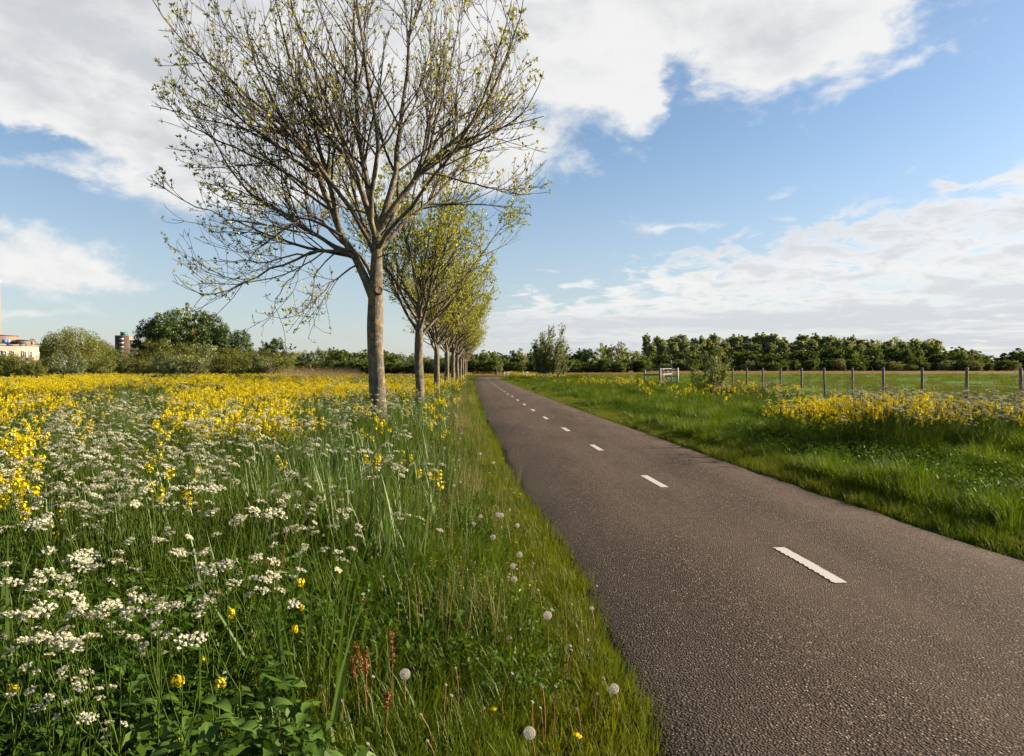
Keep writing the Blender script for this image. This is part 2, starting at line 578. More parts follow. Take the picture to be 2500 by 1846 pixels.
M['sorrel'] = leaf_mat('sorrel_seed', (0.20, 0.055, 0.022), (0.33, 0.13, 0.05), 0.25, patch=0, gloss=.03, tcol=(1.2, .8, .5))
M['ashleaf'] = leaf_mat('young_ash_leaf', (0.22, 0.25, 0.014), (0.35, 0.35, 0.024), 0.42, patch=0, gloss=.06, tcol=(1.25, 1.15, .4), k=1.05)
M['ashleaf2'] = leaf_mat('opening_ash_leaf', (0.20, 0.215, 0.020), (0.32, 0.31, 0.030), 0.42, patch=0, gloss=.06, tcol=(1.25, 1.1, .4), k=.95)
M['bark'] = bark_mat('ash_bark', (0.030, 0.025, 0.018), (0.098, 0.084, 0.063), .85)
M['twig'] = plain('ash_twig', (0.072, 0.056, 0.036), .85, .35, 3.0)
M['cut'] = plain('cut_wood', (0.16, 0.095, 0.06), .85, .4, 30)
M['bark2'] = plain('dark_bark', (0.085, 0.07, 0.05), .9, .3, 2.0)
M['darkleaf'] = leaf_mat('dark_poplar_leaf', (0.026, 0.052, 0.009), (0.060, 0.094, 0.015), 0.25, k=1, patch=0, gloss=.06, var=.15)
M['midleaf'] = leaf_mat('mixed_leaf', (0.055, 0.085, 0.018), (0.112, 0.148, 0.034), 0.40, k=1, patch=0, gloss=.04, var=.5)
M['poplar'] = leaf_mat('grey_poplar_leaf', (0.150, 0.182, 0.085), (0.215, 0.248, 0.125), 0.45, k=1, patch=0, gloss=.05, var=.3)
M['willow'] = leaf_mat('willow_leaf', (0.085, 0.100, 0.014), (0.150, 0.155, 0.024), 0.35, k=.95, patch=0, gloss=.04, var=.15)
M['olive'] = leaf_mat('olive_shrub_leaf', (0.064, 0.082, 0.014), (0.135, 0.142, 0.026), 0.33, k=1, patch=0, gloss=.03, var=.6)
M['greyshrub'] = leaf_mat('grey_green_leaf', (0.085, 0.108, 0.040), (0.150, 0.170, 0.070), 0.38, k=1, patch=0, gloss=.05, var=.4)
M['brightleaf'] = leaf_mat('sapling_leaf', (0.075, 0.100, 0.026), (0.150, 0.170, 0.055), 0.38, k=1, patch=0, gloss=.05, var=.1, rough=.45)
M['metal'] = plain('galvanised_metal', (0.33, 0.33, 0.32), .55, .2, 14, .55)
M['post'] = plain('weathered_post', (0.14, 0.13, 0.115), .85, .4, 20, 0, .4)
M['white_paint'] = plain('white_painted_wood', (0.42, 0.415, 0.39), .6, .12, 6)
M['grey_rail'] = plain('grey_rail', (0.16, 0.155, 0.145), .8, .25, 8)
M['wire'] = plain('fence_wire', (0.18, 0.18, 0.17), .5, .1, 5, .6)

# asphalt: open texture chippings
m, t = new_mat('asphalt')
pos = t.n('ShaderNodeNewGeometry').outputs['Position']
b_ = t.n('ShaderNodeBsdfPrincipled')
vo = t.n('ShaderNodeTexVoronoi'); vo.inputs['Scale'].default_value = 78; t.link(pos, vo.inputs['Vector'])
vr = t.sep(vo.outputs['Color'])
stone = t.ramp(vr[0], [(0.0, (0.058, 0.044, 0.036)), (0.35, (0.105, 0.082, 0.066)), (0.72, (0.155, 0.122, 0.097)), (0.86, (0.30, 0.245, 0.20)), (1.0, (0.72, 0.62, 0.53))])
gap = t.smooth(vo.outputs['Distance'], 0.25, 0.62)
col = t.mix(gap, stone, (0.046, 0.038, 0.032))
nw = t.noise(t.v('MULTIPLY', pos, (1.6, 0.12, 1.0)), 1.0, 3, 0.5)
col = t.mix(t.smooth(nw, 0.40, 0.66, 0, .22), col, (0.22, 0.185, 0.155))
n2 = t.noise(pos, 28, 4, 0.7)
col = t.mix(t.smooth(n2, 0.42, 0.62, 0, .5), col, (0.062, 0.05, 0.042))
n3 = t.noise(t.v('MULTIPLY', pos, (1.0, 0.35, 1.0)), 0.9, 4, 0.6)
col = t.mix(t.smooth(n3, 0.32, 0.72, 0.0, .40), col, (0.18, 0.15, 0.122))
col = t.mix(1.0, col, (0.56, 0.505, 0.45), 'MULTIPLY')
t.link(col, b_.inputs['Base Color'])
b_.inputs['Roughness'].default_value = 0.9
b_.inputs['Specular IOR Level'].default_value = 0.12
bp = t.n('ShaderNodeBump'); bp.inputs['Strength'].default_value = 1.0; bp.inputs['Distance'].default_value = 0.009
t.link(t.m('SUBTRACT', t.m('MULTIPLY', vr[1], 0.5), vo.outputs['Distance']), bp.inputs['Height'])
t.link(bp.outputs[0], b_.inputs['Normal'])
out(t, b_.outputs[0])
M['asphalt'] = m

m, t = new_mat('road_paint')
pos = t.n('ShaderNodeNewGeometry').outputs['Position']
b_ = t.n('ShaderNodeBsdfPrincipled')
n1 = t.noise(pos, 60, 5, 0.7)
n2 = t.noise(pos, 9, 4, 0.6)
c = t.mix(t.smooth(n1, 0.55, 0.70, 0, .85), (0.36, 0.34, 0.31), (0.10, 0.082, 0.068))
c = t.mix(t.smooth(n2, 0.4, 0.7, 0, .3), c, (0.33, 0.30, 0.26))
t.link(c, b_.inputs['Base Color']); b_.inputs['Roughness'].default_value = .75
out(t, b_.outputs[0])
M['paint'] = m

m, t = new_mat('soil_and_turf')
pos = t.n('ShaderNodeNewGeometry').outputs['Position']
b_ = t.n('ShaderNodeBsdfPrincipled')
n1 = t.noise(pos, 2.2, 6, 0.65)
n2 = t.noise(pos, 14, 4, 0.6)
n3 = t.noise(pos, 0.06, 4, 0.55)
c = t.mix(t.smooth(n1, 0.35, 0.65), (0.018, 0.026, 0.006), (0.036, 0.052, 0.008))
c = t.mix(t.smooth(n2, 0.45, 0.7, 0, .5), c, (0.045, 0.038, 0.020))
c = t.mix(t.smooth(n3, 0.45, 0.65, 0, .5), c, (0.050, 0.065, 0.012))
t.link(c, b_.inputs['Base Color']); b_.inputs['Roughness'].default_value = .95; b_.inputs['Specular IOR Level'].default_value = .05
out(t, b_.outputs[0])
M['soil'] = m

m, t = new_mat('pasture_turf')
pos = t.n('ShaderNodeNewGeometry').outputs['Position']
px, py, pz = t.sep(pos)
b_ = t.n('ShaderNodeBsdfPrincipled')
n1 = t.noise(pos, 0.35, 6, 0.65)
n2 = t.noise(pos, 3.0, 4, 0.6)
c = t.mix(t.smooth(n1, 0.35, 0.65), (0.038, 0.092, 0.003), (0.062, 0.125, 0.005))
c = t.mix(t.smooth(n2, 0.45, 0.65, 0, .5), c, (0.040, 0.075, 0.010))
nb = t.noise(t.v('MULTIPLY', pos, (0.25, 1, 1)), 0.06, 5, 0.6)
band = t.smooth(t.m('ADD', t.m('ADD', py, t.smooth(px, 10, 50, 75, 0)), t.m('MULTIPLY', t.m('SUBTRACT', nb, 0.5), 160)), 185, 230)
nr = t.noise(pos, 0.12, 4, 0.6)
red = t.mix(t.smooth(nr, 0.35, 0.65), (0.135, 0.055, 0.018), (0.155, 0.080, 0.024))
c = t.mix(t.m('MULTIPLY', band, .92), c, red)
yl = t.m('MULTIPLY', t.smooth(py, 385, 400), t.smooth(t.noise(pos, 0.09, 3, .6), 0.5, 0.6))
c = t.mix(yl, c, (0.42, 0.27, 0.02))
t.link(c, b_.inputs['Base Color']); b_.inputs['Roughness'].default_value = .95; b_.inputs['Specular IOR Level'].default_value = .05
out(t, b_.outputs[0])
M['pasture'] = m


# ------------------------------------------------------------------ layout functions
CL = np.array([(2.62, -6), (2.60, -2), (2.52, 2), (2.41, 4.5), (2.31, 6), (1.95, 9.5), (1.66, 13.4), (1.37, 17.4), (1.08, 21), (.83, 24.7), (.58, 28.5),
               (.34, 32.4), (-.12, 39.5), (-.55, 46), (-.83, 51), (-1.95, 69), (-2.85, 85), (-3.6, 100), (-3.95, 110), (-3.98, 118), (-3.4, 125),
               (-1.6, 130.5), (2.0, 134), (8, 136), (20, 137), (45, 137.5)])
PATH_W = 3.82


def resample(P, n):
    P = np.asarray(P, dtype=float)
    # Catmull-Rom through the points, then equal arc length
    Q = []
    for i in range(len(P) - 1):
        p0, p1, p2, p3 = P[max(i - 1, 0)], P[i], P[i + 1], P[min(i + 2, len(P) - 1)]
        for tt in np.linspace(0, 1, 12, endpoint=False):
            Q.append(0.5 * ((2 * p1) + (-p0 + p2) * tt + (2 * p0 - 5 * p1 + 4 * p2 - p3) * tt ** 2 + (-p0 + 3 * p1 - 3 * p2 + p3) * tt ** 3))
    Q.append(P[-1])
    Q = np.array(Q)
    s = np.concatenate([[0], np.cumsum(np.linalg.norm(np.diff(Q, axis=0), axis=1))])
    tt = np.linspace(0, s[-1], n)
    return np.stack([np.interp(tt, s, Q[:, i]) for i in range(Q.shape[1])], axis=1), s[-1]


CLS, CLEN = resample(CL, 520)
TAN = np.gradient(CLS, axis=0); TAN /= np.linalg.norm(TAN, axis=1, keepdims=True)
NRM = np.stack([TAN[:, 1], -TAN[:, 0]], axis=1)     # to the right
LEFT = CLS - NRM * PATH_W / 2
RIGHT = CLS + NRM * PATH_W / 2
_mono = CLS[:, 1] < 118


def edge_l(y):
    return np.interp(y, LEFT[_mono][:, 1], LEFT[_mono][:, 0])


def edge_r(y):
    return np.interp(y, RIGHT[_mono][:, 1], RIGHT[_mono][:, 0])


def path_dist(x, y):
    """signed-ish distance to the path edge (negative inside)"""
    p = np.stack([np.atleast_1d(x), np.atleast_1d(y)], axis=1)
    dmin = np.full(len(p), 1e9)
    for i in range(0, len(p), 4000):
        d = np.linalg.norm(p[i:i + 4000, None, :] - CLS[None, ::2], axis=2)
        dmin[i:i + 4000] = d.min(axis=1)
    return dmin - PATH_W / 2


def fence_x(y):
    return 17.8 - 0.054 * y


def lump(x, y):
    return 0.035 * np.sin(1.7 * x + .6 * y) * np.sin(1.3 * y - .4 * x) + 0.02 * np.sin(4.1 * x) * np.sin(3.7 * y + 1)


def ground_z(x, y):
    x = np.asarray(x, dtype=float); y = np.asarray(y, dtype=float)
    near = np.clip((140 - y) / 30, 0, 1) * np.clip((y + 12) / 6, 0, 1)
    dl = edge_l(np.clip(y, -6, 117)) - x
    dr = x - edge_r(np.clip(y, -6, 117))
    off = np.clip(np.maximum(dl, dr) / 0.8, 0, 1)
    z = -0.03 + .015 * off + near * off * (lump(x, y) + 0.02)
    dit = np.exp(-((x - (fence_x(y) - 2.6)) / 1.0) ** 2)
    dam = np.exp(-((y - 62) / 2.6) ** 2)
    z = z - near * 0.75 * dit * (1 - dam) * np.clip((y - 8) / 6, 0, 1) * np.clip((110 - y) / 10, 0, 1)
    inside = (dl < 0.0) & (dr < 0.0) & (y < 118)
    z = np.where(inside, -0.06, z)
    return z


def vx(xv, Y):
    return (xv * 1.11757 - 1250) / FPX * Y


def vz(yv, Y):
    return CAMH + (HOR - yv * 1.11757) / FPX * Y


def from_px(u, v, h):
    """photo pixel + height above ground -> x, y"""
    Y = (CAMH - h) * FPX / (v - HOR)
    return (u - 1250) / FPX * Y, Y


# ------------------------------------------------------------------ ground
xs = np.unique(np.concatenate([[-4000, -2000, -1000, -500, -250, -120], np.arange(-90, -8, 2.0), np.arange(-8, 26, .35), np.arange(26, 91, 2.0), [120, 250, 500, 1000, 2000, 4000]]))
ys = np.unique(np.concatenate([[-3000, -1000, -300, -100, -40, -20], np.arange(-12, 30, .5), np.arange(30, 145, 1.5), [150, 170, 200, 250, 320, 420, 600, 1000, 2000, 5000]]))
GX, GY = np.meshgrid(xs, ys)
GZ = ground_z(GX, GY)
# keep the bend of the path clear of the sheet
pd = path_dist(GX.ravel(), GY.ravel()).reshape(GX.shape)
GZ = np.where((pd < 0.35) & (GY > 105), -0.08, GZ)
mb = MB()
nx, ny = len(xs), len(ys)
ii = (np.arange(ny - 1)[:, None] * nx + np.arange(nx - 1)[None]).ravel()
mb.add(np.stack([GX, GY, GZ], axis=-1).reshape(-1, 3), np.stack([ii, ii + 1, ii + nx + 1, ii + nx], axis=1))
tag(new_obj('ground', mb.mesh('ground', M['soil'], True)), 'dark soil and turf under the meadow', 'ground', kind='structure')

# pasture behind the fence
py_ = np.concatenate([np.arange(-10, 60, 2.0), np.arange(60, 440, 10.0), [470]])
mb = MB()
rows = []
for y in py_:
    x0 = fence_x(min(y, 120)) - 0.2
    if y > 120:
        x0 = 11.1 - (y - 120) * 0.9
    xr = np.concatenate([x0 + np.linspace(0, 60, 30), x0 + 60 + np.array([60, 200, 420, 900])])
    rows.append(np.stack([xr, np.full_like(xr, y), np.full_like(xr, 0.03) + 0.03 * np.sin(xr * .5 + y * .3)], axis=1))
PV = np.array(rows)
nr, nc = PV.shape[:2]
ii = (np.arange(nr - 1)[:, None] * nc + np.arange(nc - 1)[None]).ravel()
mb.add(PV.reshape(-1, 3), np.stack([ii, ii + 1, ii + nc + 1, ii + nc], axis=1))
tag(new_obj('pasture_field', mb.mesh('pasture_field', M['pasture'], True)), 'green pasture with a rusty sorrel band before the wood', 'field', kind='structure')

# cycle path
mb = MB()
n = len(CLS)
jit = lambda: 0.05 * np.sin(np.arange(n) * 1.9) * np.sin(np.arange(n) * .73) + RNG.normal(0, .012, n)
fr = np.array([-0.5, -.47, -0.25, 0, 0.25, .47, 0.5])
crown = np.array([-.055, 0.0, 0.012, 0.02, 0.012, 0.0, -.055])
jl, jr = jit(), jit()
far_ = np.interp(CLS[:, 1], [0, 25], [1, .35]); jl *= far_; jr *= far_
V = np.zeros((n, len(fr), 3))
for i, f in enumerate(fr):
    o = NRM * (f * PATH_W)
    if i <= 1: o = o + NRM * jl[:, None]
    if i >= 5: o = o + NRM * jr[:, None]
    V[:, i, :2] = CLS + o
    V[:, i, 2] = crown[i]
k = len(fr)
ii = (np.arange(n - 1)[:, None] * k + np.arange(k - 1)[None]).ravel()
mb.add(V.reshape(-1, 3), np.stack([ii, ii + 1, ii + k + 1, ii + k], axis=1))
path = tag(new_obj('cycle_path', mb.mesh('cycle_path', M['asphalt'], True)), 'asphalt cycle path with a dashed white centre line', 'path', kind='structure')

# dashes: 1 m long every 4 m
arc = np.concatenate([[0], np.cumsum(np.linalg.norm(np.diff(CLS, axis=0), axis=1))])
s_first = np.interp(4.93, CLS[:, 1], arc)
q = 0
s0 = s_first - 8.0
while s0 < CLEN - 22:
    if s0 > 0:
        st = np.linspace(s0, s0 + 0.98, 26)
        cx = np.interp(st, arc, CLS[:, 0]); cyy = np.interp(st, arc, CLS[:, 1])
        nx_ = np.interp(st, arc, NRM[:, 0]); ny_ = np.interp(st, arc, NRM[:, 1])
        hw = 0.044
        saw = 0.012 * (np.arange(26) % 2) + RNG.uniform(0, .006, 26)
        mb = MB()
        Vl = np.stack([cx - nx_ * (hw + saw), cyy - ny_ * (hw + saw), np.full(26, .0245)], axis=1)
        saw2 = RNG.uniform(0, .006, 26)
        Vr = np.stack([cx + nx_ * (hw + saw2), cyy + ny_ * (hw + saw2), np.full(26, .0245)], axis=1)
        F = [(i, 26 + i, 27 + i, i + 1) for i in range(25)]
        mb.add(np.concatenate([Vl, Vr]), F)
        new_obj('lane_marking', mb.mesh('lane_marking', M['paint']), path)
    s0 += 4.0 if s0 < s_first + 60 else 4.0


# ------------------------------------------------------------------ ash trees along the path
def unit(a):
    return a / (np.linalg.norm(a, axis=-1, keepdims=True) + 1e-9)


def spawn(PP, RR, spacing, t0, length, ang_deg, up, nseg, rng, env, rmul=0.55, rmin=.003, pair=True, wob=.10, tip_bias=0.0, rend=.5, lmax=None):
    """children along parent polylines PP (n,k,3) / RR (n,k); returns child polylines"""
    n, k, _ = PP.shape
    L = np.linalg.norm(np.diff(PP, axis=1), axis=2).sum(axis=1)
    cnt = np.maximum((L * (1 - t0) / spacing).astype(int), 1)
    par = np.repeat(np.arange(n), cnt)
    t = t0 + (1 - t0) * rng.uniform(0.0, 1.0, len(par)) ** (1.0 - tip_bias)
    t = np.minimum(t, .985)
    if pair:
        par = np.repeat(par, 2); t = np.repeat(t, 2)
        keep = rng.random(len(par)) < .82
        sgn = np.tile([1.0, -1.0], len(par) // 2)[keep]
        axr = np.repeat(rng.normal(size=(len(par) // 2, 3)), 2, axis=0)[keep]
        par, t = par[keep], t[keep]
    else:
        sgn = np.ones(len(par)); axr = rng.normal(size=(len(par), 3))
    f = t * (k - 1); i = np.minimum(f.astype(int), k - 2); g = (f - i)[:, None]
    base = PP[par, i] * (1 - g) + PP[par, i + 1] * g
    tan = unit(PP[par, i + 1] - PP[par, i])
    rb = RR[par, i] * (1 - g[:, 0]) + RR[par, i + 1] * g[:, 0]
    ax = unit(np.cross(tan, axr)) * sgn[:, None]
    a = np.radians(rng.normal(ang_deg, 8, len(par)))[:, None]
    d = unit(tan * np.cos(a) + ax * np.sin(a))
    ln = length * (1 - .55 * t) * rng.uniform(.6, 1.25, len(par)) * np.clip(L[par] / np.median(L), .5, 1.5)
    if lmax is not None:
        ln = np.minimum(ln, lmax)

    def build(ln):
        pts = [base]; dd = d.copy(); p = base
        for q in range(nseg):
            dd = unit(dd + np.array([0, 0, up]) / nseg * 2.0 + wobble[q])
            p = p + dd * (ln / nseg)[:, None]
            pts.append(p)
        return np.stack(pts, axis=1)
    wobble = rng.normal(0, wob, size=(nseg, len(par), 3))
    Q = build(ln)
    c, rad = env
    qb = np.linalg.norm((base - c) / rad, axis=1); qe = np.linalg.norm((Q[:, -1] - c) / rad, axis=1)
    over = qe > 1.0
    fac = np.where(over, np.clip((1.06 - qb) / (qe - qb + 1e-3), .12, 1.0), 1.0)
    Q = build(ln * fac)
    r0 = np.maximum(rb * rmul, rmin)
    taper = np.linspace(1, rend, nseg + 1)
    RQ = np.maximum(r0[:, None] * taper[None], rmin * .8)
    return Q, RQ


def limb_poly(pts, k=14):
    P_, _ = resample(np.array(pts), k)
    return P_


def leaf_clusters(mb, tips, dirs, rng, size=.05, per=5, m=0, spread=.9):
    n = len(tips)
    C = np.repeat(tips, per, axis=0)
    D = unit(np.repeat(dirs, per, axis=0) + rng.normal(0, spread, size=(n * per, 3)))
    s = size * rng.uniform(.6, 1.35, n * per)
    # long leaf quads pointing along D
    side = unit(np.cross(D, rng.normal(size=D.shape)))
    nrm = np.cross(D, side)
    a = C + D * (s * .08)[:, None]
    bmid = C + D * (s * .5)[:, None] + nrm * (s * .1)[:, None]
    e = C + D * s[:, None] - nrm * (s * .05)[:, None]
    hw = (s * .22)[:, None]
    V = np.stack([a, bmid + side * hw, e, bmid - side * hw], axis=1)
    F = np.arange(n * per)[:, None] * 4 + np.arange(4)
    mb.add(V.reshape(-1, 3), F, m)


def make_ash(limbs, trunk, env, rng, leaf_prob, leaf_size, per, dens=1.0, thin=1.0, lsp=.36, llen=2.2, lup=.3):
    """returns meshes trunk, branches, leaves"""
    tb = MB()
    tp, tr = trunk
    P_, _ = resample(np.concatenate([tp, tr[:, None]], axis=1), 40)
    sides = 18
    th = np.arange(sides) * 2 * PI / sides
    V = np.zeros((40, sides, 3))
    for i in range(40):
        z = P_[i, 2]
        bumpv = 1 + .045 * np.sin(th * 3 + z * 2.3) + .03 * np.sin(th * 5 - z * 4.1) + .03 * math.sin(z * 5.3)
        flare = 1 + .35 * math.exp(-max(z, 0) / .22)
        V[i, :, 0] = P_[i, 0] + np.cos(th) * P_[i, 3] * bumpv * flare
        V[i, :, 1] = P_[i, 1] + np.sin(th) * P_[i, 3] * bumpv * flare
        V[i, :, 2] = z
    ii = (np.arange(39)[:, None] * sides + np.arange(sides)[None])
    jj = (np.arange(39)[:, None] * sides + (np.arange(sides)[None] + 1) % sides)
    tb.add(V.reshape(-1, 3), np.stack([ii, jj, jj + sides, ii + sides], axis=-1).reshape(-1, 4))
    lp, lr = [], []
    for pts, r0, r1 in limbs:
        Pq = limb_poly(pts)
        lp.append(Pq)
        r0 *= 1.14
        lr.append(r0 + (r1 - r0) * np.linspace(0, 1, 14) ** .8)
    LP, LR = np.array(lp), np.array(lr)
    LP[:, 1:-1] += rng.normal(0, .018, size=LP[:, 1:-1].shape)
    tb.tubes(LP, LR, 9)
    L2, R2 = spawn(LP, LR, lsp / dens, .14, llen, 36, lup, 8, rng, env, .52, .007, wob=.085, rend=.35, lmax=2.7)
    L3, R3 = spawn(L2, R2, .25 / dens, .12, .85, 38, .36, 6, rng, env, .55, .0042 * thin, wob=.12, rend=.6, lmax=1.1)
    # twigs straight on the limbs as well
    L3b, R3b = spawn(LP, LR, .42, .25, .8, 48, .5, 6, rng, env, .16, .0042 * thin, wob=.09, rend=.6)
    L3 = np.concatenate([L3, L3b]); R3 = np.concatenate([R3, R3b])
    L4, R4 = spawn(L3, R3, .24 / dens, .3, .24, 42, .55, 3, rng, env, .75, .0030 * thin, wob=.1, rend=.85)
    bb = MB()
    bb.tubes(L2, R2, 5)
    bb.tubes(L3, R3, 3)
    bb.tubes(L4, R4, 3)
    tips = np.concatenate([L2[:, -1], L3[:, -1], L4[:, -1], L3[:, 3]])
    dirs = unit(np.concatenate([L2[:, -1] - L2[:, -2], L3[:, -1] - L3[:, -2], L4[:, -1] - L4[:, -2], L3[:, 3] - L3[:, 2]]))
    clump = .5 + .5 * np.sin(tips[:, 0] * 1.9 + 1) * np.sin(tips[:, 2] * 1.6) * np.sin(tips[:, 1] * 1.7 + 2)
    keep = rng.random(len(tips)) < leaf_prob * (.55 + .9 * clump)
    lb = MB()
    leaf_clusters(lb, tips[keep], dirs[keep], rng, leaf_size, per)
    return tb, bb, lb


def V2T(x, y):            # view pixel -> local coordinates of the front tree
    return (x - 825) * .00992, (964 - y) * .00992


def photo_limb(pts, yend, y0=0.0, pw=1.0):
    n = len(pts)
    return [(V2T(*p)[0], y0 + (yend - y0) * (i / (n - 1)) ** pw, V2T(*p)[1]) for i, p in enumerate(pts)]


rng = np.random.default_rng(21)
trunk_pts = np.array([(V2T(x, y)[0], 0, V2T(x, y)[1]) for x, y in [(829, 972), (827, 900), (823, 820), (820, 720), (821, 640), (824, 560), (823, 495)]])
trunk_r = np.array([.185, .178, .170, .172, .160, .112, .092])
LIMBS = [
    (photo_limb([(818, 655), (795, 600), (765, 545), (735, 490), (712, 430), (690, 375), (650, 310), (600, 235), (560, 160), (535, 90), (518, 30)], .5), .092, .010),
    (photo_limb([(738, 495), (722, 400), (705, 330), (690, 250), (660, 170), (640, 90), (625, 0)], -.8, .15), .055, .009),
    (photo_limb([(776, 562), (730, 540), (690, 512), (640, 478), (580, 440), (520, 400), (465, 330), (425, 260), (402, 190)], 1.0), .048, .007),
    (photo_limb([(772, 557), (730, 548), (690, 556), (650, 578), (610, 592), (560, 622), (515, 646), (465, 648), (434, 612)], -1.0), .034, .005),
    (photo_limb([(747, 515), (690, 478), (620, 458), (560, 432), (490, 418), (430, 398), (388, 368)], 1.6), .034, .006),
    (photo_limb([(782, 577), (745, 605), (718, 640), (690, 672), (645, 700), (618, 690)], -.9), .020, .004),
    (photo_limb([(735, 550), (690, 590), (672, 640), (660, 680), (632, 672)], .8), .016, .004),
    (photo_limb([(822, 512), (796, 430), (776, 370), (750, 300), (720, 220), (690, 140), (665, 60), (650, -40)], -.6), .068, .009),
    (photo_limb([(777, 372), (742, 325), (700, 270), (650, 190), (610, 110), (582, 30)], 1.3, .0), .042, .008),
    (photo_limb([(823, 508), (809, 440), (796, 370), (781, 290), (775, 200), (772, 100), (768, 0), (765, -110)], .35), .074, .009),
    (photo_limb([(826, 508), (845, 440), (862, 360), (868, 280), (878, 180), (885, 80), (890, -20), (893, -110)], .8), .074, .009),
    (photo_limb([(828, 505), (862, 450), (905, 400), (940, 365), (985, 325), (1035, 275), (1075, 215), (1110, 140), (1138, 60), (1145, 10)], -.4), .064, .008),
    (photo_limb([(905, 400), (935, 340), (950, 260), (965, 180), (985, 90), (1000, 0), (1008, -70)], 1.0, -.1), .043, .008),
    (photo_limb([(945, 362), (1000, 340), (1060, 325), (1110, 300), (1160, 260), (1182, 210)], -1.2, -.2), .030, .006),
    (photo_limb([(925, 380), (985, 382), (1040, 395), (1090, 402), (1140, 385), (1188, 340)], 1.0, -.1), .027, .005),
    (photo_limb([(824, 530), (815, 465), (832, 400), (842, 320), (832, 230), (822, 130), (815, 30), (810, -80)], -2.0), .056, .008),
    (photo_limb([(826, 530), (850, 470), (880, 400), (912, 300), (930, 200), (945, 100), (950, 0)], 2.3), .054, .008),
    (photo_limb([(819, 545), (790, 485), (745, 420), (690, 350), (620, 280), (545, 225), (480, 165), (450, 110)], -2.3), .052, .007),
    (photo_limb([(820, 560), (790, 490), (760, 420), (735, 340), (700, 240), (680, 150), (665, 70)], 2.9), .050, .008),
    (photo_limb([(826, 545), (870, 500), (930, 450), (990, 385), (1050, 310), (1090, 220), (1118, 140)], -2.5), .046, .007),
    (photo_limb([(826, 545), (870, 480), (925, 420), (985, 340), (1030, 240), (1060, 140), (1075, 50)], 2.7), .048, .008),
    (photo_limb([(816, 610), (785, 560), (740, 520), (680, 470), (600, 400), (530, 340), (480, 280)], 2.4), .044, .007),
    (photo_limb([(715, 440), (660, 400), (590, 360), (510, 330), (440, 290), (402, 240)], -1.2, .2), .034, .005),
    (photo_limb([(692, 378), (620, 330), (540, 270), (475, 200), (435, 130), (420, 80)], -.5, .3), .034, .005),
    (photo_limb([(945, 362), (1010, 320), (1080, 262), (1130, 195), (1158, 120)], 1.3, -.2), .034, .005),
    (photo_limb([(765, 548), (700, 520), (620, 510), (540, 500), (470, 470), (420, 440)], -1.8), .028, .005),
    (photo_limb([(700, 556), (640, 560), (580, 572), (520, 565), (465, 560), (440, 520)], .6, -.3), .020, .004),
    (photo_limb([(690, 556), (660, 600), (620, 640), (600, 690), (560, 705)], -.2, -.4), .013, .004),
    (photo_limb([(829, 560), (870, 556), (930, 572), (985, 555), (1030, 520)], -1.0), .014, .004),
    (photo_limb([(812, 470), (760, 460), (700, 430), (640, 350), (600, 300)], -1.6), .022, .006),
]
env1 = (np.array([-.34, 0, 5.75]), np.array([3.85, 3.7, 5.75]))
tb, bb, lb = make_ash(LIMBS, (trunk_pts, trunk_r), env1, rng, .36, .076, 4, .78, 1.35, .46, 2.9, .16)
ASH1 = (tb.mesh('trunk', M['bark'], True), bb.mesh('branches', M['twig'], True), lb.mesh('crown', M['ashleaf2']))


def auto_limbs(rng, h_fork, H, rad, n):
    L = []
    for i in range(n):
        a = i * 2.39996 + rng.uniform(-.3, .3)
        z0 = h_fork + (i / n) * 1.9
        lean = R(rng.uniform(28, 58)) if i < n * .7 else R(rng.uniform(6, 24))
        ln = rad / max(math.sin(lean), .3) * rng.uniform(.85, 1.05)
        ln = min(ln, H - z0 - .2)
        pts, p, d = [], np.array([0, 0, z0]), np.array([math.cos(a) * math.sin(lean), math.sin(a) * math.sin(lean), math.cos(lean)])
        for q in range(8):
            pts.append(p.copy())
            d = unit(d + np.array([0, 0, .055]) + rng.normal(0, .05, 3))
            p = p + d * ln / 7
        L.append((pts, .062 - .022 * i / n, .007))
    return L


ASH = [ASH1]
for sd, H, rad, fork in ((33, 9.5, 4.2, 2.7), (47, 8.9, 3.6, 2.5), (58, 9.0, 3.5, 2.6)):
    rg = np.random.default_rng(sd)
    lim = auto_limbs(rg, fork, H, rad, 15)
    tp = np.array([(0, 0, -.05), (.02, 0, 1.0), (-.02, .02, 2.0), (.0, .0, fork), (.03, 0, fork + 1), (0, .02, fork + 2.2)])
    trr = np.array([.165, .155, .15, .145, .10, .06])
    env = (np.array([0, 0, (H + 2.1) / 2 + .3]), np.array([rad, rad, (H - 2.0) / 2]))
    tb, bb, lb = make_ash(lim, (tp, trr), env, rg, .78, .10, 5, .70, 1.3)
    ASH.append((tb.mesh('trunk', M['bark'], True), bb.mesh('branches', M['twig'], True), lb.mesh('crown', M['ashleaf'])))

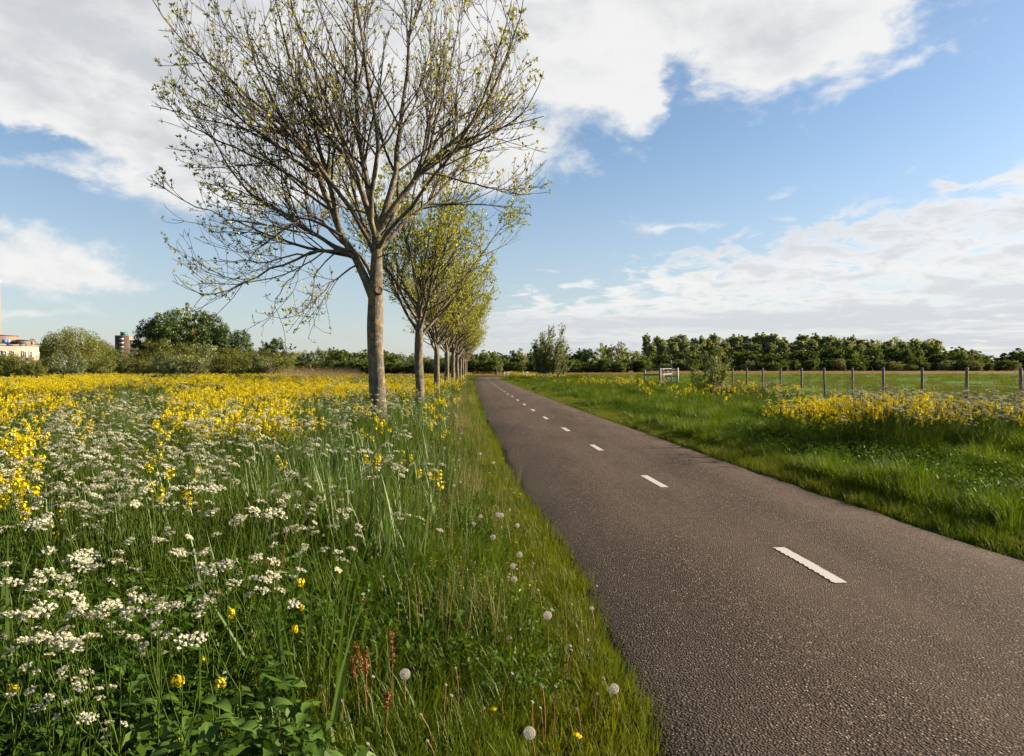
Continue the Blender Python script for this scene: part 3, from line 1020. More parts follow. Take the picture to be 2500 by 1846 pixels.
ASH_LABEL = ['large ash tree with mostly bare twigs, nearest the camera', 'second ash in the row, yellow-green leaves, behind the big bare one',
             'third ash trunk from the front in the row beside the path', 'fourth ash trunk from the front in the row beside the path',
             'fifth ash trunk from the front in the row beside the path', 'sixth ash trunk from the front in the row beside the path',
             'seventh ash trunk from the front in the row beside the path', 'eighth ash trunk from the front in the row beside the path',
             'ninth ash trunk from the front, far end of the row', 'tenth and last ash at the far end of the row by the path']
for i in range(10):
    Y = 14.8 + 10.0 * i
    X = -2.242 - .0455 * Y
    v = 0 if i == 0 else 1 + (i - 1) % 3
    root = thing('ash_tree', ASH_LABEL[i], 'tree', (X, Y, -0.02), 0 if i == 0 else [0, .6, 2.1, 4.0, 5.2, .9, 3.1, 1.7, 4.6, 2.6][i], 'ash trees in a row beside the cycle path',
                 [1, 1, .93, .98, .94, 1.0, .92, .96, .95, .9][i])
    new_obj('trunk', ASH[v][0], root)
    new_obj('branches', ASH[v][1], root)
    new_obj('crown', ASH[v][2], root)
    if i == 0:
        # sawn-off branch stub facing the path
        mbs = MB()
        zc_ = V2T(825, 636)[1]
        dirv = Vector((.35, -.9, .12)).normalized()
        base = np.array([.02, -.05, zc_])
        k = 16
        q1 = dirv.cross(Vector((0, 0, 1))).normalized(); q2 = q1.cross(dirv)
        ring = lambda d, r: np.array([tuple(Vector(base) + dirv * d + (q1 * math.cos(a) + q2 * math.sin(a)) * r) for a in np.arange(k) * 2 * PI / k])
        rings = [ring(.02, .11), ring(.11, .088), ring(.15, .083), ring(.165, .078)]
        mbs.add(np.concatenate(rings), [(r_ * k + j, r_ * k + (j + 1) % k, (r_ + 1) * k + (j + 1) % k, (r_ + 1) * k + j) for r_ in range(3) for j in range(k)], 0)
        inner = np.concatenate([ring(.165, .078), ring(.160, .062), ring(.158, .03), ring(.158, .004)])
        mbs.add(inner, [(r_ * k + j, r_ * k + (j + 1) % k, (r_ + 1) * k + (j + 1) % k, (r_ + 1) * k + j) for r_ in range(3) for j in range(k)], 1)
        st = new_obj('branch_stub', mbs.mesh('branch_stub', [M['bark'], M['cut']], True), root)
        st['label'] = 'round sawn-off branch stub with brown cut face'


# ------------------------------------------------------------------ background trees
def crown_mesh(rng, clumps, rc, per, size, mat, jitter=.9, aspect=.7, shape='quad', inner=.45):
    mb_ = MB()
    C = np.repeat(clumps, per, axis=0)
    rr = np.repeat(np.broadcast_to(rc, (len(clumps),)), per)
    D = unit(rng.normal(size=C.shape))
    p = C + D * (rr * rng.uniform(inner, 1.05, len(C)))[:, None] * np.array([1, 1, .85])
    mb_.cards(p, D + rng.normal(0, jitter * .6, size=D.shape), size * rng.uniform(.6, 1.4, len(C)), 0, aspect, rng, shape)
    return mb_


def ellip_clumps(rng, n, c, rad, hollow=.35, pw=1.0):
    d = unit(rng.normal(size=(n, 3)))
    r_ = hollow + (1 - hollow) * rng.random(n) ** (1 / 2.2)
    return np.array(c) + d * r_[:, None] * np.array(rad)


def trunk_mesh(rng, h, r, limbs=6, spread=2.0, top=.8, mat=None, lean=0):
    mb_ = MB()
    zz = np.linspace(0, h * top, 7)
    P_ = np.stack([rng.normal(0, .04 * h / 7, 7).cumsum() * .6 + lean * zz, rng.normal(0, .04 * h / 7, 7).cumsum() * .6, zz], axis=1)
    P_[0] = 0
    mb_.tubes(P_, r * np.linspace(1, .25, 7), 7)
    for i in range(limbs):
        t_ = rng.uniform(.3, .9)
        a = rng.uniform(0, 2 * PI)
        b0 = np.array([np.interp(t_ * h * top, zz, P_[:, 0]), np.interp(t_ * h * top, zz, P_[:, 1]), t_ * h * top])
        tt = np.linspace(0, 1, 5)[:, None]
        q = b0 + tt * np.array([math.cos(a) * spread, math.sin(a) * spread, spread * .9]) + (tt ** 2) * np.array([0, 0, spread * .35])
        mb_.tubes(q, r * .4 * np.linspace(1, .25, 5), 4)
    return mb_.mesh('trunk', mat or M['bark2'], True)


TREES = {}


def tree_kind(key, variants):
    TREES[key] = variants


rg = np.random.default_rng(5)
# slender poplars with round tops (unit height 1 = metres given)
v = []
for i in range(4):
    H = 22
    cz = 14.8 + rg.uniform(-.5, .5)
    cl = np.concatenate([ellip_clumps(rg, 52, (0, 0, cz - .8), (2.3, 2.3, 7.2), .2), ellip_clumps(rg, 16, (0, 0, 18.8), (2.0, 2.0, 2.2), .2)])
    v.append((trunk_mesh(rg, H, .28, 5, 1.6), crown_mesh(rg, np.concatenate([cl, ellip_clumps(rg, 26, (0, 0, cz), (3.2, 3.2, 7.6), .9)]), np.concatenate([rg.uniform(1.0, 1.6, len(cl)), rg.uniform(.35, .7, 26)]), 74, .5, None, inner=.15).mesh('crown', M['poplar'])))
tree_kind('poplar', v)
v = []
for i in range(5):
    H = 11
    cl = np.concatenate([ellip_clumps(rg, 56, (0, 0, 6.0), (3.5, 3.5, 4.4), .25), ellip_clumps(rg, 22, (0, 0, 2.2), (3.2, 3.2, 1.8), .2)])
    cl[:, :2] *= (1.15 - .035 * cl[:, 2:3])
    v.append((trunk_mesh(rg, H, .22, 5, 1.8), crown_mesh(rg, np.concatenate([cl, ellip_clumps(rg, 30, (0, 0, 5.8), (4.6, 4.6, 5.4), .9)]), np.concatenate([rg.uniform(.9, 1.7, len(cl)), rg.uniform(.3, .7, 30)]), 70, .42, None, inner=.15).mesh('crown', M['midleaf'])))
tree_kind('round', v)
v = []
for i in range(3):                                   # dense dark poplars
    H = 17
    cl = np.concatenate([ellip_clumps(rg, 105, (0, 0, 9.6), (4.6, 4.6, 7.0), .2), ellip_clumps(rg, 34, (0, 0, 4.0), (4.0, 4.0, 3.0), .2)])
    v.append((trunk_mesh(rg, H, .4, 6, 2.6), crown_mesh(rg, cl, rg.uniform(.9, 1.7, len(cl)), 85, .52, None, shape='leaf', aspect=1.0).mesh('crown', M['darkleaf'])))
tree_kind('dark', v)
v = []
for i in range(4):                                   # olive spring shrubs and small trees
    H = 6
    cl = np.concatenate([ellip_clumps(rg, 70, (0, 0, 3.3), (2.8, 2.8, 2.7), .2), ellip_clumps(rg, 26, (0, 0, 1.2), (2.6, 2.6, 1.0), .2)])
    v.append((trunk_mesh(rg, H, .13, 12, 1.5), crown_mesh(rg, cl, rg.uniform(.45, .95, len(cl)), 48, .27, None, shape='leaf', aspect=1.0).mesh('crown', M['olive'])))
tree_kind('olive', v)
v = []
for i in range(3):                                   # grey-green willow shrubs
    H = 5
    cl = np.concatenate([ellip_clumps(rg, 64, (0, 0, 2.6), (2.3, 2.3, 2.3), .2), ellip_clumps(rg, 22, (0, 0, .9), (2.2, 2.2, .8), .2)])
    v.append((trunk_mesh(rg, H, .1, 9, 1.2), crown_mesh(rg, cl, rg.uniform(.5, .9, len(cl)), 50, .28, None, shape='leaf', aspect=1.0).mesh('crown', M['greyshrub'])))
tree_kind('grey', v)
v = []
for i in range(3):                                   # thinly leaved tall trees
    H = 15
    cl = ellip_clumps(rg, 30, (0, 0, 8.8), (2.6, 2.6, 6.0), .2)
    v.append((trunk_mesh(rg, H, .18, 14, 1.9, .92), crown_mesh(rg, cl, rg.uniform(.6, 1.1, len(cl)), 20, .42, None).mesh('crown', M['poplar'])))
tree_kind('thin', v)
# weeping willow: hanging strands
mbw = MB()
ncl = 330
cc = ellip_clumps(rg, ncl, (0, 0, 5.6), (4.2, 4.2, 2.6), .55)
cc = cc[cc[:, 2] > 4.2]
for c_ in cc:
    ln = rg.uniform(1.6, 4.6) * (1 if rg.random() < .7 else .5)
    nn = int(ln * 15)
    tt = np.sort(rg.random(nn)) * ln
    o = unit(np.array([c_[0], c_[1], 0]))
    p = np.stack([c_[0] + o[0] * (.5 * np.sqrt(tt)) + rg.normal(0, .16, nn), c_[1] + o[1] * .5 * np.sqrt(tt) + rg.normal(0, .16, nn), c_[2] + .4 - tt], axis=1)
    p = p[p[:, 2] > .35]
    mbw.cards(p, np.stack([rg.normal(size=len(p)), rg.normal(size=len(p)), rg.normal(0, .35, len(p))], axis=1), rg.uniform(.2, .42, len(p)), 0, .55, rg, 'leaf')
cl = ellip_clumps(rg, 60, (0, 0, 5.4), (3.6, 3.6, 2.5), .2)
mbw.merge(crown_mesh(rg, cl, .9, 44, .28, None, shape='leaf'))
TREES['willow'] = [(trunk_mesh(rg, 6.5, .36, 8, 2.2), mbw.mesh('crown', M['willow']))]
# reference heights of the kinds
KH = {'poplar': 22.0, 'round': 11.2, 'dark': 17.4, 'olive': 6.4, 'grey': 5.3, 'thin': 15.2, 'willow': 8.6}
KW = {'poplar': 6.4, 'round': 8.8, 'dark': 11.0, 'olive': 6.8, 'grey': 5.6, 'thin': 6.4, 'willow': 9.6}
_cnt = {}


def plant_tree(kind, name, label, xv, topv, Y, group, wv=None, z0=0.0, mat=None, cat='tree'):
    """xv: centre column, topv: row of the top (2237-wide view), Y: distance, wv: width in view pixels"""
    X = vx(xv, Y); H = vz(topv, Y) - z0
    sz = H / KH[kind]
    sxy = sz if wv is None else (wv * 1.11757 / FPX * Y) / KW[kind]
    c = _cnt.get(kind, 0); _cnt[kind] = c + 1
    tr, cr = TREES[kind][c % len(TREES[kind])]
    root = thing(name, label, cat, (X, Y, z0), (c * 2.4) % 6.283, group)
    root.scale = (sxy, sxy, sz)
    new_obj('trunk', tr, root); new_obj('crown', cr, root)
    return root


rg = np.random.default_rng(11)
# right-hand wood: back row of poplars
xv = 1412
while xv < 2062:
    top = 733 + rg.uniform(-6, 12) + (8 if xv > 1990 else 0) + (4 if 1900 < xv < 1990 else 0)
    plant_tree('thin' if rg.random() < .22 else 'poplar', 'poplar_tree', 'slender grey-green poplar with rounded top in the row above the wood', xv, top, 425 + rg.uniform(-8, 12), 'poplars rising above the wood', wv=rg.uniform(21, 33))
    xv += rg.uniform(8, 17)
for xx in np.arange(1420, 2040, 24):                # second rank in front, a little lower
    plant_tree('poplar', 'poplar_tree', 'slender grey-green poplar with rounded top in the row above the wood', xx + rg.uniform(-6, 6), 745 + rg.uniform(-4, 8), 408 + rg.uniform(-6, 6), 'poplars rising above the wood', wv=rg.uniform(24, 30))
lab_under = 'dark rounded tree in the belt at the foot of the poplars'
for xx in np.arange(1395, 2150, 21):
    t_ = np.interp(xx, [1395, 1450, 1700, 1900, 2000, 2080, 2150], [778, 772, 764, 762, 756, 762, 776])
    plant_tree('round', 'woodland_tree', lab_under, xx + rg.uniform(-8, 8), t_ + rg.uniform(-12, 12), 392 + rg.uniform(-9, 8), 'trees at the foot of the poplars', wv=rg.uniform(28, 62))
for xx in np.arange(1400, 2240, 20):
    plant_tree('round' if rg.random() < .7 else 'grey', 'woodland_shrub', 'low shrub along the far edge of the pasture', xx + rg.uniform(-8, 8), 788 + rg.uniform(-7, 6), 378 + rg.uniform(-6, 5), 'shrubs along the pasture edge', wv=rg.uniform(26, 44), cat='shrub')
for xx, tp, wd in ((2092, 758, 60), (2125, 764, 56), (2150, 774, 46), (2185, 776, 42), (2228, 762, 70), (2250, 770, 60)):
    plant_tree('round', 'woodland_tree', 'low rounded tree where the wood thins out beside the far pasture corner', xx, tp, 400, 'trees at the thin end of the wood', wv=wd)
# middle wood behind the cyclist, left part of the right-hand side
for xx in np.arange(1090, 1420, 15):
    t_ = np.interp(xx, [1090, 1130, 1240, 1300, 1340, 1420], [772, 764, 770, 756, 752, 772]) + rg.uniform(-5, 8)
    kd = 'thin' if rg.random() < .28 else 'round'
    plant_tree(kd, 'woodland_tree', 'tree in the mixed wood beyond the bend of the path', xx + rg.uniform(-5, 5), t_, 262 + rg.uniform(-14, 16), 'trees in the mixed wood beyond the bend', wv=rg.uniform(30, 48) if kd == 'round' else rg.uniform(22, 30))
for xx, tp in ((1312, 745), (1336, 742), (1358, 741), (1135, 757), (1352, 752)):
    plant_tree('thin', 'tall_thin_tree', 'tall thinly leaved tree standing above the mixed wood', xx, tp, 258, 'thin trees above the mixed wood', wv=24)
for xx in np.arange(1085, 1420, 17):
    plant_tree('round', 'woodland_shrub', 'low bush in front of the mixed wood', xx + rg.uniform(-5, 5), 787 + rg.uniform(-7, 5), 243 + rg.uniform(-6, 6), 'bushes before the mixed wood', wv=rg.uniform(28, 44), cat='shrub')
# wood seen between and behind the ash trunks
for xx in np.arange(636, 1090, 17):
    t_ = np.interp(xx, [636, 680, 760, 800, 850, 930, 1000, 1090], [765, 758, 764, 762, 770, 772, 772, 768]) + rg.uniform(-5, 7)
    kd = 'grey' if xx < 720 or rg.random() < .3 else 'round'
    plant_tree(kd, 'woodland_tree', 'tree in the far wood seen behind the row of ash trunks', xx + rg.uniform(-5, 5), t_, 205 + rg.uniform(-10, 14), 'trees in the far wood behind the ashes', wv=rg.uniform(34, 52))
for xx in np.arange(640, 1090, 22):
    plant_tree('round', 'woodland_shrub', 'bush at the foot of the far wood behind the ashes', xx, 789 + rg.uniform(-6, 5), 190, 'bushes before the far wood', wv=rg.uniform(34, 46), cat='shrub')
# left: tall dark poplars
for xx, tp, wd, Y in ((322, 690, 66, 170), (352, 672, 74, 168), (392, 666, 80, 172), (432, 666, 76, 166), (466, 676, 70, 164), (492, 700, 60, 160), (372, 690, 80, 160), (446, 700, 72, 158)):
    plant_tree('dark', 'dark_poplar', 'tall dark green poplar in the clump above the shrubs', xx, tp, Y, 'tall dark poplars in a clump', wv=wd)
plant_tree('dark', 'dark_tree', 'smaller dark tree at the sunny edge of the poplar clump', 528, 714, 152, 'dark trees by the clump', wv=58)
plant_tree('dark', 'dark_tree', 'small dark tree with a bulging top standing apart from the clump', 606, 731, 165, 'dark trees by the clump', wv=44)
plant_tree('dark', 'dark_tree', 'lower dark tree touching the one standing apart', 580, 741, 166, 'dark trees by the clump', wv=36)
plant_tree('dark', 'dark_tree', 'dark bushy tree under the bulging topped one', 622, 765, 163, 'dark trees by the clump', wv=40)
plant_tree('willow', 'willow_tree', 'weeping yellow-green willow beside the cream building', 160, 710, 104, None, wv=122)
plant_tree('willow', 'willow_tree', 'smaller weeping willow behind the big willow', 212, 738, 112, None, wv=80)
for xx, tp, wd in ((232, 744, 70), (262, 756, 70), (300, 757, 76), (345, 734, 92), (395, 742, 86), (438, 740, 92), (480, 752, 76), (515, 750, 90), (560, 757, 76), (585, 756, 80), (617, 768, 60)):
    kd = 'grey' if xx == 438 else 'olive'
    plant_tree(kd, 'spring_shrub', 'olive-brown budding small tree in the shrub belt across the meadow', xx, tp, 118 + rg.uniform(-8, 8), 'budding small trees across the meadow', wv=wd)
for xx in np.arange(-20, 640, 26):
    plant_tree('olive' if rg.random() < .75 else 'grey', 'low_shrub', 'low shrub at the far edge of the meadow', xx + rg.uniform(-8, 8), 771 + rg.uniform(-9, 8), 98 + rg.uniform(-6, 6), 'low shrubs at the meadow edge', wv=rg.uniform(40, 62), cat='shrub')
for xx, tp, wd in ((400, 770, 70), (432, 776, 50), (372, 782, 44)):
    plant_tree('grey', 'green_bush', 'fresh green rounded bush in front of the shrub belt', xx, tp, 88, 'fresh green bushes before the shrub belt', wv=wd, cat='shrub')
for xx, tp, wd in ((20, 768, 60), (52, 775, 52), (-12, 770, 60), (84, 784, 40)):
    plant_tree('olive', 'reedy_bush', 'feathery bush hiding the foot of the cream building', xx, tp, 70, 'bushes before the cream building', wv=wd, cat='shrub')
plant_tree('round', 'rear_tree', 'green tree showing behind the roof of the cream building', 74, 738, 165, 'trees behind the cream building', wv=44)
plant_tree('round', 'rear_tree', 'green tree showing behind the roof of the cream building', 98, 742, 165, 'trees behind the cream building', wv=40)


# two saplings beside the path on the right: long upright shoots, wind-blown leaves
def sapling(seed, H, W, nst, mat, blow, leaf=.085, dens=20):
    rg_ = np.random.default_rng(seed)
    st, cr = MB(), MB()
    stems = []
    for i in range(nst):
        a = rg_.uniform(0, 2 * PI); sp = W * .5 * math.sqrt(rg_.random())
        h = H * rg_.uniform(.5, 1.0) * (1 - .55 * (sp / (W * .5)) ** 2)
        tt = np.linspace(0, 1, 9)[:, None]
        q = np.array([math.cos(a) * sp * .45, math.sin(a) * sp * .45, 0]) + tt * np.array([math.cos(a) * sp * .6, math.sin(a) * sp * .6, h]) \
            + (tt ** 2.2) * np.array([blow * h * .12, 0, 0]) - (tt * (1 - tt)) * np.array([0, 0, h * .1]) + rg_.normal(0, .03, (9, 3)) * tt
        stems.append(q)
    Sx = np.array(stems)
    SR = np.broadcast_to(.03 * H / 5 * np.linspace(1, .15, 9), (nst, 9))
    st.tubes(Sx, SR, 5)
    env = (np.array([0, 0, H * .52]), np.array([W * .62, W * .62, H * .55]))
    B, RB = spawn(Sx, SR, .16, .06, H * .20, 40, .5, 5, rg_, env, .4, .004, wob=.06, tip_bias=.1)
    st.tubes(B, RB, 3)
    allp = np.concatenate([B.reshape(-1, 3), Sx[:, 4:].reshape(-1, 3)])
    pick = allp[rg_.integers(0, len(allp), len(allp) * dens // 10)]
    pick = pick + rg_.normal(0, .07, pick.shape)
    nrm_ = rg_.normal(size=pick.shape) + np.array([.5, -.3, .4])
    cr.cards(pick, nrm_, leaf * rg_.uniform(.7, 1.4, len(pick)) * (H / 4), 0, .8, rg_, 'leaf')
    return st.mesh('stem', M['bark2'], True), cr.mesh('crown', mat)


r1 = thing('sapling_bush', 'tall leafy sapling growing in front of the fence by the white gate', 'bush', (vx(1548, 45), 45, ground_z(vx(1548, 45), 45)))
a_, b2 = sapling(3, 4.2, 3.0, 17, M['brightleaf'], .55, .13, 26)
new_obj('stem', a_, r1); new_obj('crown', b2, r1)
r2 = thing('willow_bush', 'wind-blown upright willow bush at the bend of the path', 'bush', (vx(1200, 92), 92, 0))
a_, b2 = sapling(9, 7.4, 6.4, 30, M['greyshrub'], .8, .12, 20)
new_obj('stem', a_, r2); new_obj('crown', b2, r2)


# ------------------------------------------------------------------ buildings far left
M['cream'] = plain('cream_brick', (0.42, 0.335, 0.245), .85, .08, 1.2)
M['parapet'] = plain('grey_roof_edge', (0.20, 0.20, 0.21), .7, .1, 3)
M['wood'] = plain('brown_timber_cladding', (0.20, 0.135, 0.10), .8, .25, 2.5)
M['brick'] = plain('orange_brick', (0.36, 0.195, 0.10), .85, .12, 2)
M['shadebrick'] = plain('shaded_red_brick', (0.085, 0.045, 0.036), .85, .15, 1)  # apartment brick with the front's shade put into its colour
M['sunbrick'] = plain('sunlit_red_brick', (0.42, 0.23, 0.15), .85, .12, 1)  # same apartment brick, sunlight on the side put into its colour
M['concrete'] = plain('pale_concrete', (0.52, 0.50, 0.47), .8, .1, 1)
M['teal'] = plain('teal_sheet', (0.045, 0.16, 0.15), .6, .15, 1)
M['blue'] = plain('blue_panel', (0.02, 0.13, 0.55), .5, .05, 2)
M['whitewall'] = plain('white_render', (0.72, 0.68, 0.60), .8, .06, 1)
M['glass'] = plain('dark_window_glass', (0.035, 0.045, 0.055), .15, .2, 1)

BE = np.array([-89.0, 130.0])
TL = np.array([-.66, -.75]); TL /= np.linalg.norm(TL)
NO = np.array([.75, -.66]); NO /= np.linalg.norm(NO)
b_root = thing('cream_building', 'low cream brick building with rounded corner at the meadow edge', 'building', (BE[0], BE[1], 0))
plan = [TL * 30 - NO * 9] + [TL * s for s in (30, 22, 15, 10, 6, 4)]
c_arc = TL * 4 - NO * 4.0
for a in np.linspace(0, PI / 2, 8)[1:]:
    plan.append(c_arc + NO * 4.0 * math.cos(a) - TL * 4.0 * math.sin(a))
plan.append(plan[-1] - NO * 6)
plan = np.array(plan)
HW = 5.75
mb = MB(); n = len(plan)
Vb = np.concatenate([np.c_[plan, np.full(n, -.2)], np.c_[plan, np.full(n, HW)]])
mb.add(Vb, [(i, i + 1, n + i + 1, n + i) for i in range(n - 1)])
mb.add(np.c_[plan, np.full(n, HW)], [tuple(range(n))])
new_obj('wall', mb.mesh('wall', M['cream']), b_root)
mb = MB()
for i in range(n - 1):
    mb.beam((*plan[i], HW + .12), (*plan[i + 1], HW + .12), .3, .24)
new_obj('roof_edge', mb.mesh('roof_edge', M['parapet']), b_root)
ang_n = math.atan2(NO[0], -NO[1])
for (px_, w_, z0_, z1_) in ((-60, .9, 3.6, 4.8), (-28, .9, 3.6, 4.8), (7, .95, 3.55, 4.75), (30, .55, 3.5, 4.75), (59, .6, 3.55, 4.75), (75, .55, 3.5, 4.75), (90, .42, 3.5, 4.7), (98.5, .42, 3.5, 4.7),
                            (30, .9, .9, 2.2), (59, .9, .9, 2.2), (82, .9, .9, 2.2)):
    # point on the straight or curved facade in that photo column
    rr = (px_ - 1250) / FPX
    best = None
    dense, _ = resample(plan[1:-1], 300)
    P2 = dense + BE
    j = int(np.argmin(np.abs(P2[:, 0] / P2[:, 1] - rr)))
    tn = dense[min(j + 1, 299)] - dense[max(j - 1, 0)]; tn /= np.linalg.norm(tn)
    nn = np.array([-tn[1], tn[0]])
    if nn @ NO < 0: nn = -nn
    rz_ = math.atan2(tn[1], tn[0])
    fr_ = MB()
    fw = .11
    h_ = z1_ - z0_
    for dx_, dz_, sx2, sz2 in ((-w_ / 2, 0, fw, h_ + fw), (w_ / 2, 0, fw, h_ + fw), (0, h_ / 2, w_, fw * 1.4), (0, -h_ / 2, w_ + .3, fw * 1.2), (0, 0, .06, h_)):
        fr_.box((dx_, 0, dz_), (sx2, .14, sz2))
    wo_ = new_obj('window', fr_.mesh('window', M['white_paint']), b_root, (dense[j][0] + nn[0] * .04, dense[j][1] + nn[1] * .04, (z0_ + z1_) / 2), rz_)
    gl = MB(); gl.box((0, 0, 0), (w_, .05, h_))
    new_obj('pane', gl.mesh('pane', M['glass']), wo_)


def roofpt(px_, back, z):
    """point on the building's roof in photo column px_, set back from the facade"""
    o = BE + TL * 30 - NO * back
    rr = (px_ - 1250) / FPX
    # o - TL*s has x/y = rr
    s_ = (rr * o[1] - o[0]) / (-TL[0] + rr * TL[1])
    p = o - TL * s_ - BE
    return (p[0], p[1], z)


mb = MB()
for p0, p1, z0_, z1_, bk, dp in ((-30, 47, HW + .05, 7.75, 4.0, 3.0), (46, 85, HW + .05, 6.85, 2.6, 2.4)):
    a, c_ = np.array(roofpt(p0, bk, 0)), np.array(roofpt(p1, bk, 0))
    mid = (a + c_) / 2 - np.array([*NO, 0]) * dp / 2
    mb.box((mid[0], mid[1], (z0_ + z1_) / 2), (np.linalg.norm(c_ - a), dp, z1_ - z0_), 0, math.atan2(-TL[1], -TL[0]))
    mb.box((mid[0], mid[1], z1_ + .07), (np.linalg.norm(c_ - a) + .4, dp + .4, .12), 1, math.atan2(-TL[1], -TL[0]))
new_obj('rooftop_storey', mb.mesh('rooftop_storey', [M['wood'], M['parapet']]), b_root)
for nm, p0, p1, z0_, z1_, mt in (('blue_panel', 7, 19, 6.35, 7.0, 'blue'), ('rooftop_door', 20, 25, 5.9, 7.0, 'white_paint'), ('rooftop_window', 33, 47, 6.5, 6.95, 'white_paint'), ('end_panel', 78, 84, 5.85, 6.7, 'brick')):
    bk = 3.97 if p1 < 60 else 2.57
    a, c_ = np.array(roofpt(p0, bk, 0)), np.array(roofpt(p1, bk, 0))
    mb = MB(); mid = (a + c_) / 2
    mb.box((mid[0], mid[1], (z0_ + z1_) / 2), (np.linalg.norm(c_ - a), .12, z1_ - z0_), 0, math.atan2(-TL[1], -TL[0]))
    new_obj(nm, mb.mesh(nm, M[mt]), b_root)

# brick tower at the picture edge
tw = thing('brick_tower', 'tall slim orange brick tower behind the cream building', 'tower', (-110.35, 144, 0))
mb = MB(); mb.box((0, 0, 9.9), (3.0, 3.0, 19.8))
new_obj('shaft', mb.mesh('shaft', M['brick']), tw)
mb = MB(); mb.box((0, 0, 20.05), (3.24, 3.24, .5))
new_obj('coping', mb.mesh('coping', M['whitewall']), tw)
for j in range(4):
    wn = MB(); wn.box((1.5, -.2, 4 + j * 4), (.12, .6, 1.6)); wn.box((-.3, -1.5, 4 + j * 4), (.6, .12, 1.6))
    new_obj('window', wn.mesh('window', M['glass']), tw)

# apartment block
ap = thing('apartment_block', 'brick apartment block with shade-toned front and teal roof box rising behind the shrubs', 'building', (vx(264.5, 480), 484, 0), R(12.7))
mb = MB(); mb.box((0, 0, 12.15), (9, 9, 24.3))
mbw_ = mb.mesh('wall', [M['shadebrick'], M['sunbrick']])
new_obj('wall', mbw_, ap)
mb = MB(); mb.box((4.53, 0, 12.1), (.06, 8.9, 24.1))  # thin skin giving the right face its painted sunlit tone
new_obj('side_wall', mb.mesh('side_wall', M['sunbrick']), ap)
mb = MB(); mb.box((.4, -1.2, 25.7), (3.9, 3.6, 2.8)); mb.box((-1.4, -2.7, 27.3), (.4, .4, .5)); mb.box((2.2, -2.7, 27.3), (.4, .4, .5))
new_obj('roof_box', mb.mesh('roof_box', M['teal']), ap)
mb = MB()
for sx1, sy1, wx1, wy1 in ((0, -4.5, 9.2, .2), (0, 4.5, 9.2, .2), (-4.5, 0, .2, 9), (4.5, 0, .2, 9)):
    mb.box((sx1, sy1, 24.45), (wx1, wy1, .3))
new_obj('parapet', mb.mesh('parapet', M['parapet']), ap)
for j in range(8):
    mb = MB(); mb.box((-.2, -4.85, 2.2 + j * 2.85), (2.5, .7, 1.05))
    bal = new_obj('balcony', mb.mesh('balcony', M['concrete']), ap)
    mb = MB(); mb.box((-.2, -4.52, 3.4 + j * 2.85), (2.3, .08, 1.4))
    new_obj('pane', mb.mesh('pane', M['glass']), bal)
wb = thing('white_block', 'low white banded building beside the dark apartment block', 'building', (vx(302, 470), 470, 0), R(20))
mb = MB(); mb.box((0, 0, 10.2), (9.5, 7, 20.4))
new_obj('wall', mb.mesh('wall', M['whitewall']), wb)
for j in range(5):
    mb = MB(); mb.box((.3, -3.53, 3.4 + j * 3.4), (8.6, .08, 1.5))
    new_obj('window_band', mb.mesh('window_band', M['glass']), wb)
mb = MB(); mb.box((0, 0, 20.55), (9.8, 7.3, .3))
new_obj('roof_slab', mb.mesh('roof_slab', M['concrete']), wb)

# street lamp among the shrubs
lp_ = thing('street_lamp', 'slim grey street lamp among the shrubs across the meadow', 'lamp', (vx(504, 112), 112, 0))
mb = MB(); mb.tubes(np.array([(0, 0, 0), (0, 0, 1.6), (0, 0, 3.2)]), np.array([.05, .045, .04]), 8)
new_obj('pole', mb.mesh('pole', M['metal'], True), lp_)
mb = MB(); mb.beam((0, 0, 3.2), (-.6, 0, 3.26), .16, .08)
new_obj('lamp_head', mb.mesh('lamp_head', M['metal']), lp_)

# ------------------------------------------------------------------ wire fence along the pasture
fx0 = fence_x(22.2)
fence = thing('wire_fence', 'post and wire fence with weathered round posts along the pasture', 'fence', (fx0, 22.2, 0))


def post_mesh(h, r, seed):
    rg_ = np.random.default_rng(seed)
    mb_ = MB()
    zz = np.array([-.3, 0, h * .4, h * .8, h - .03, h])
    mb_.tubes(np.stack([rg_.normal(0, .006, 6), rg_.normal(0, .006, 6), zz], axis=1), np.array([r, r, r * .98, r * .97, r * .95, r * .7]), 10, 0, True)
    mb_.tubes(np.array([(0, 0, h - .06), (0, 0, h - .015)]), np.array([r * 1.06, r * 1.06]), 10, 1)
    return mb_.mesh('post', [M['post'], M['grey_rail']], True)


PM = [post_mesh(1.60, .052, s_) for s_ in range(3)]
fposts = []
for i in range(-5, 12):
    y = 22.2 + 2.5 * i
    x = fence_x(y)
    o = new_obj('post', PM[i % 3], fence, (x - fx0, y - 22.2, 0), (R(random.uniform(-1.5, 1.5)), R(random.uniform(-1.8, 1.8)), i))
    fposts.append((x - fx0, y - 22.2))
for z in (.35, .68, 1.0, 1.3, 1.5):
    mb = MB()
    pts = []
    for (xa, ya), (xb, yb) in zip(fposts[:-1], fposts[1:]):
        for tt in (0, .5):
            pts.append((xa + (xb - xa) * tt - .055, ya + (yb - ya) * tt, z - .02 * (1 - abs(2 * tt - 1))))
    pts.append((fposts[-1][0] - .055, fposts[-1][1], z))
    mb.tubes(np.array(pts), np.full(len(pts), .0035), 4)
    new_obj('wire', mb.mesh('wire', M['wire']), fence)

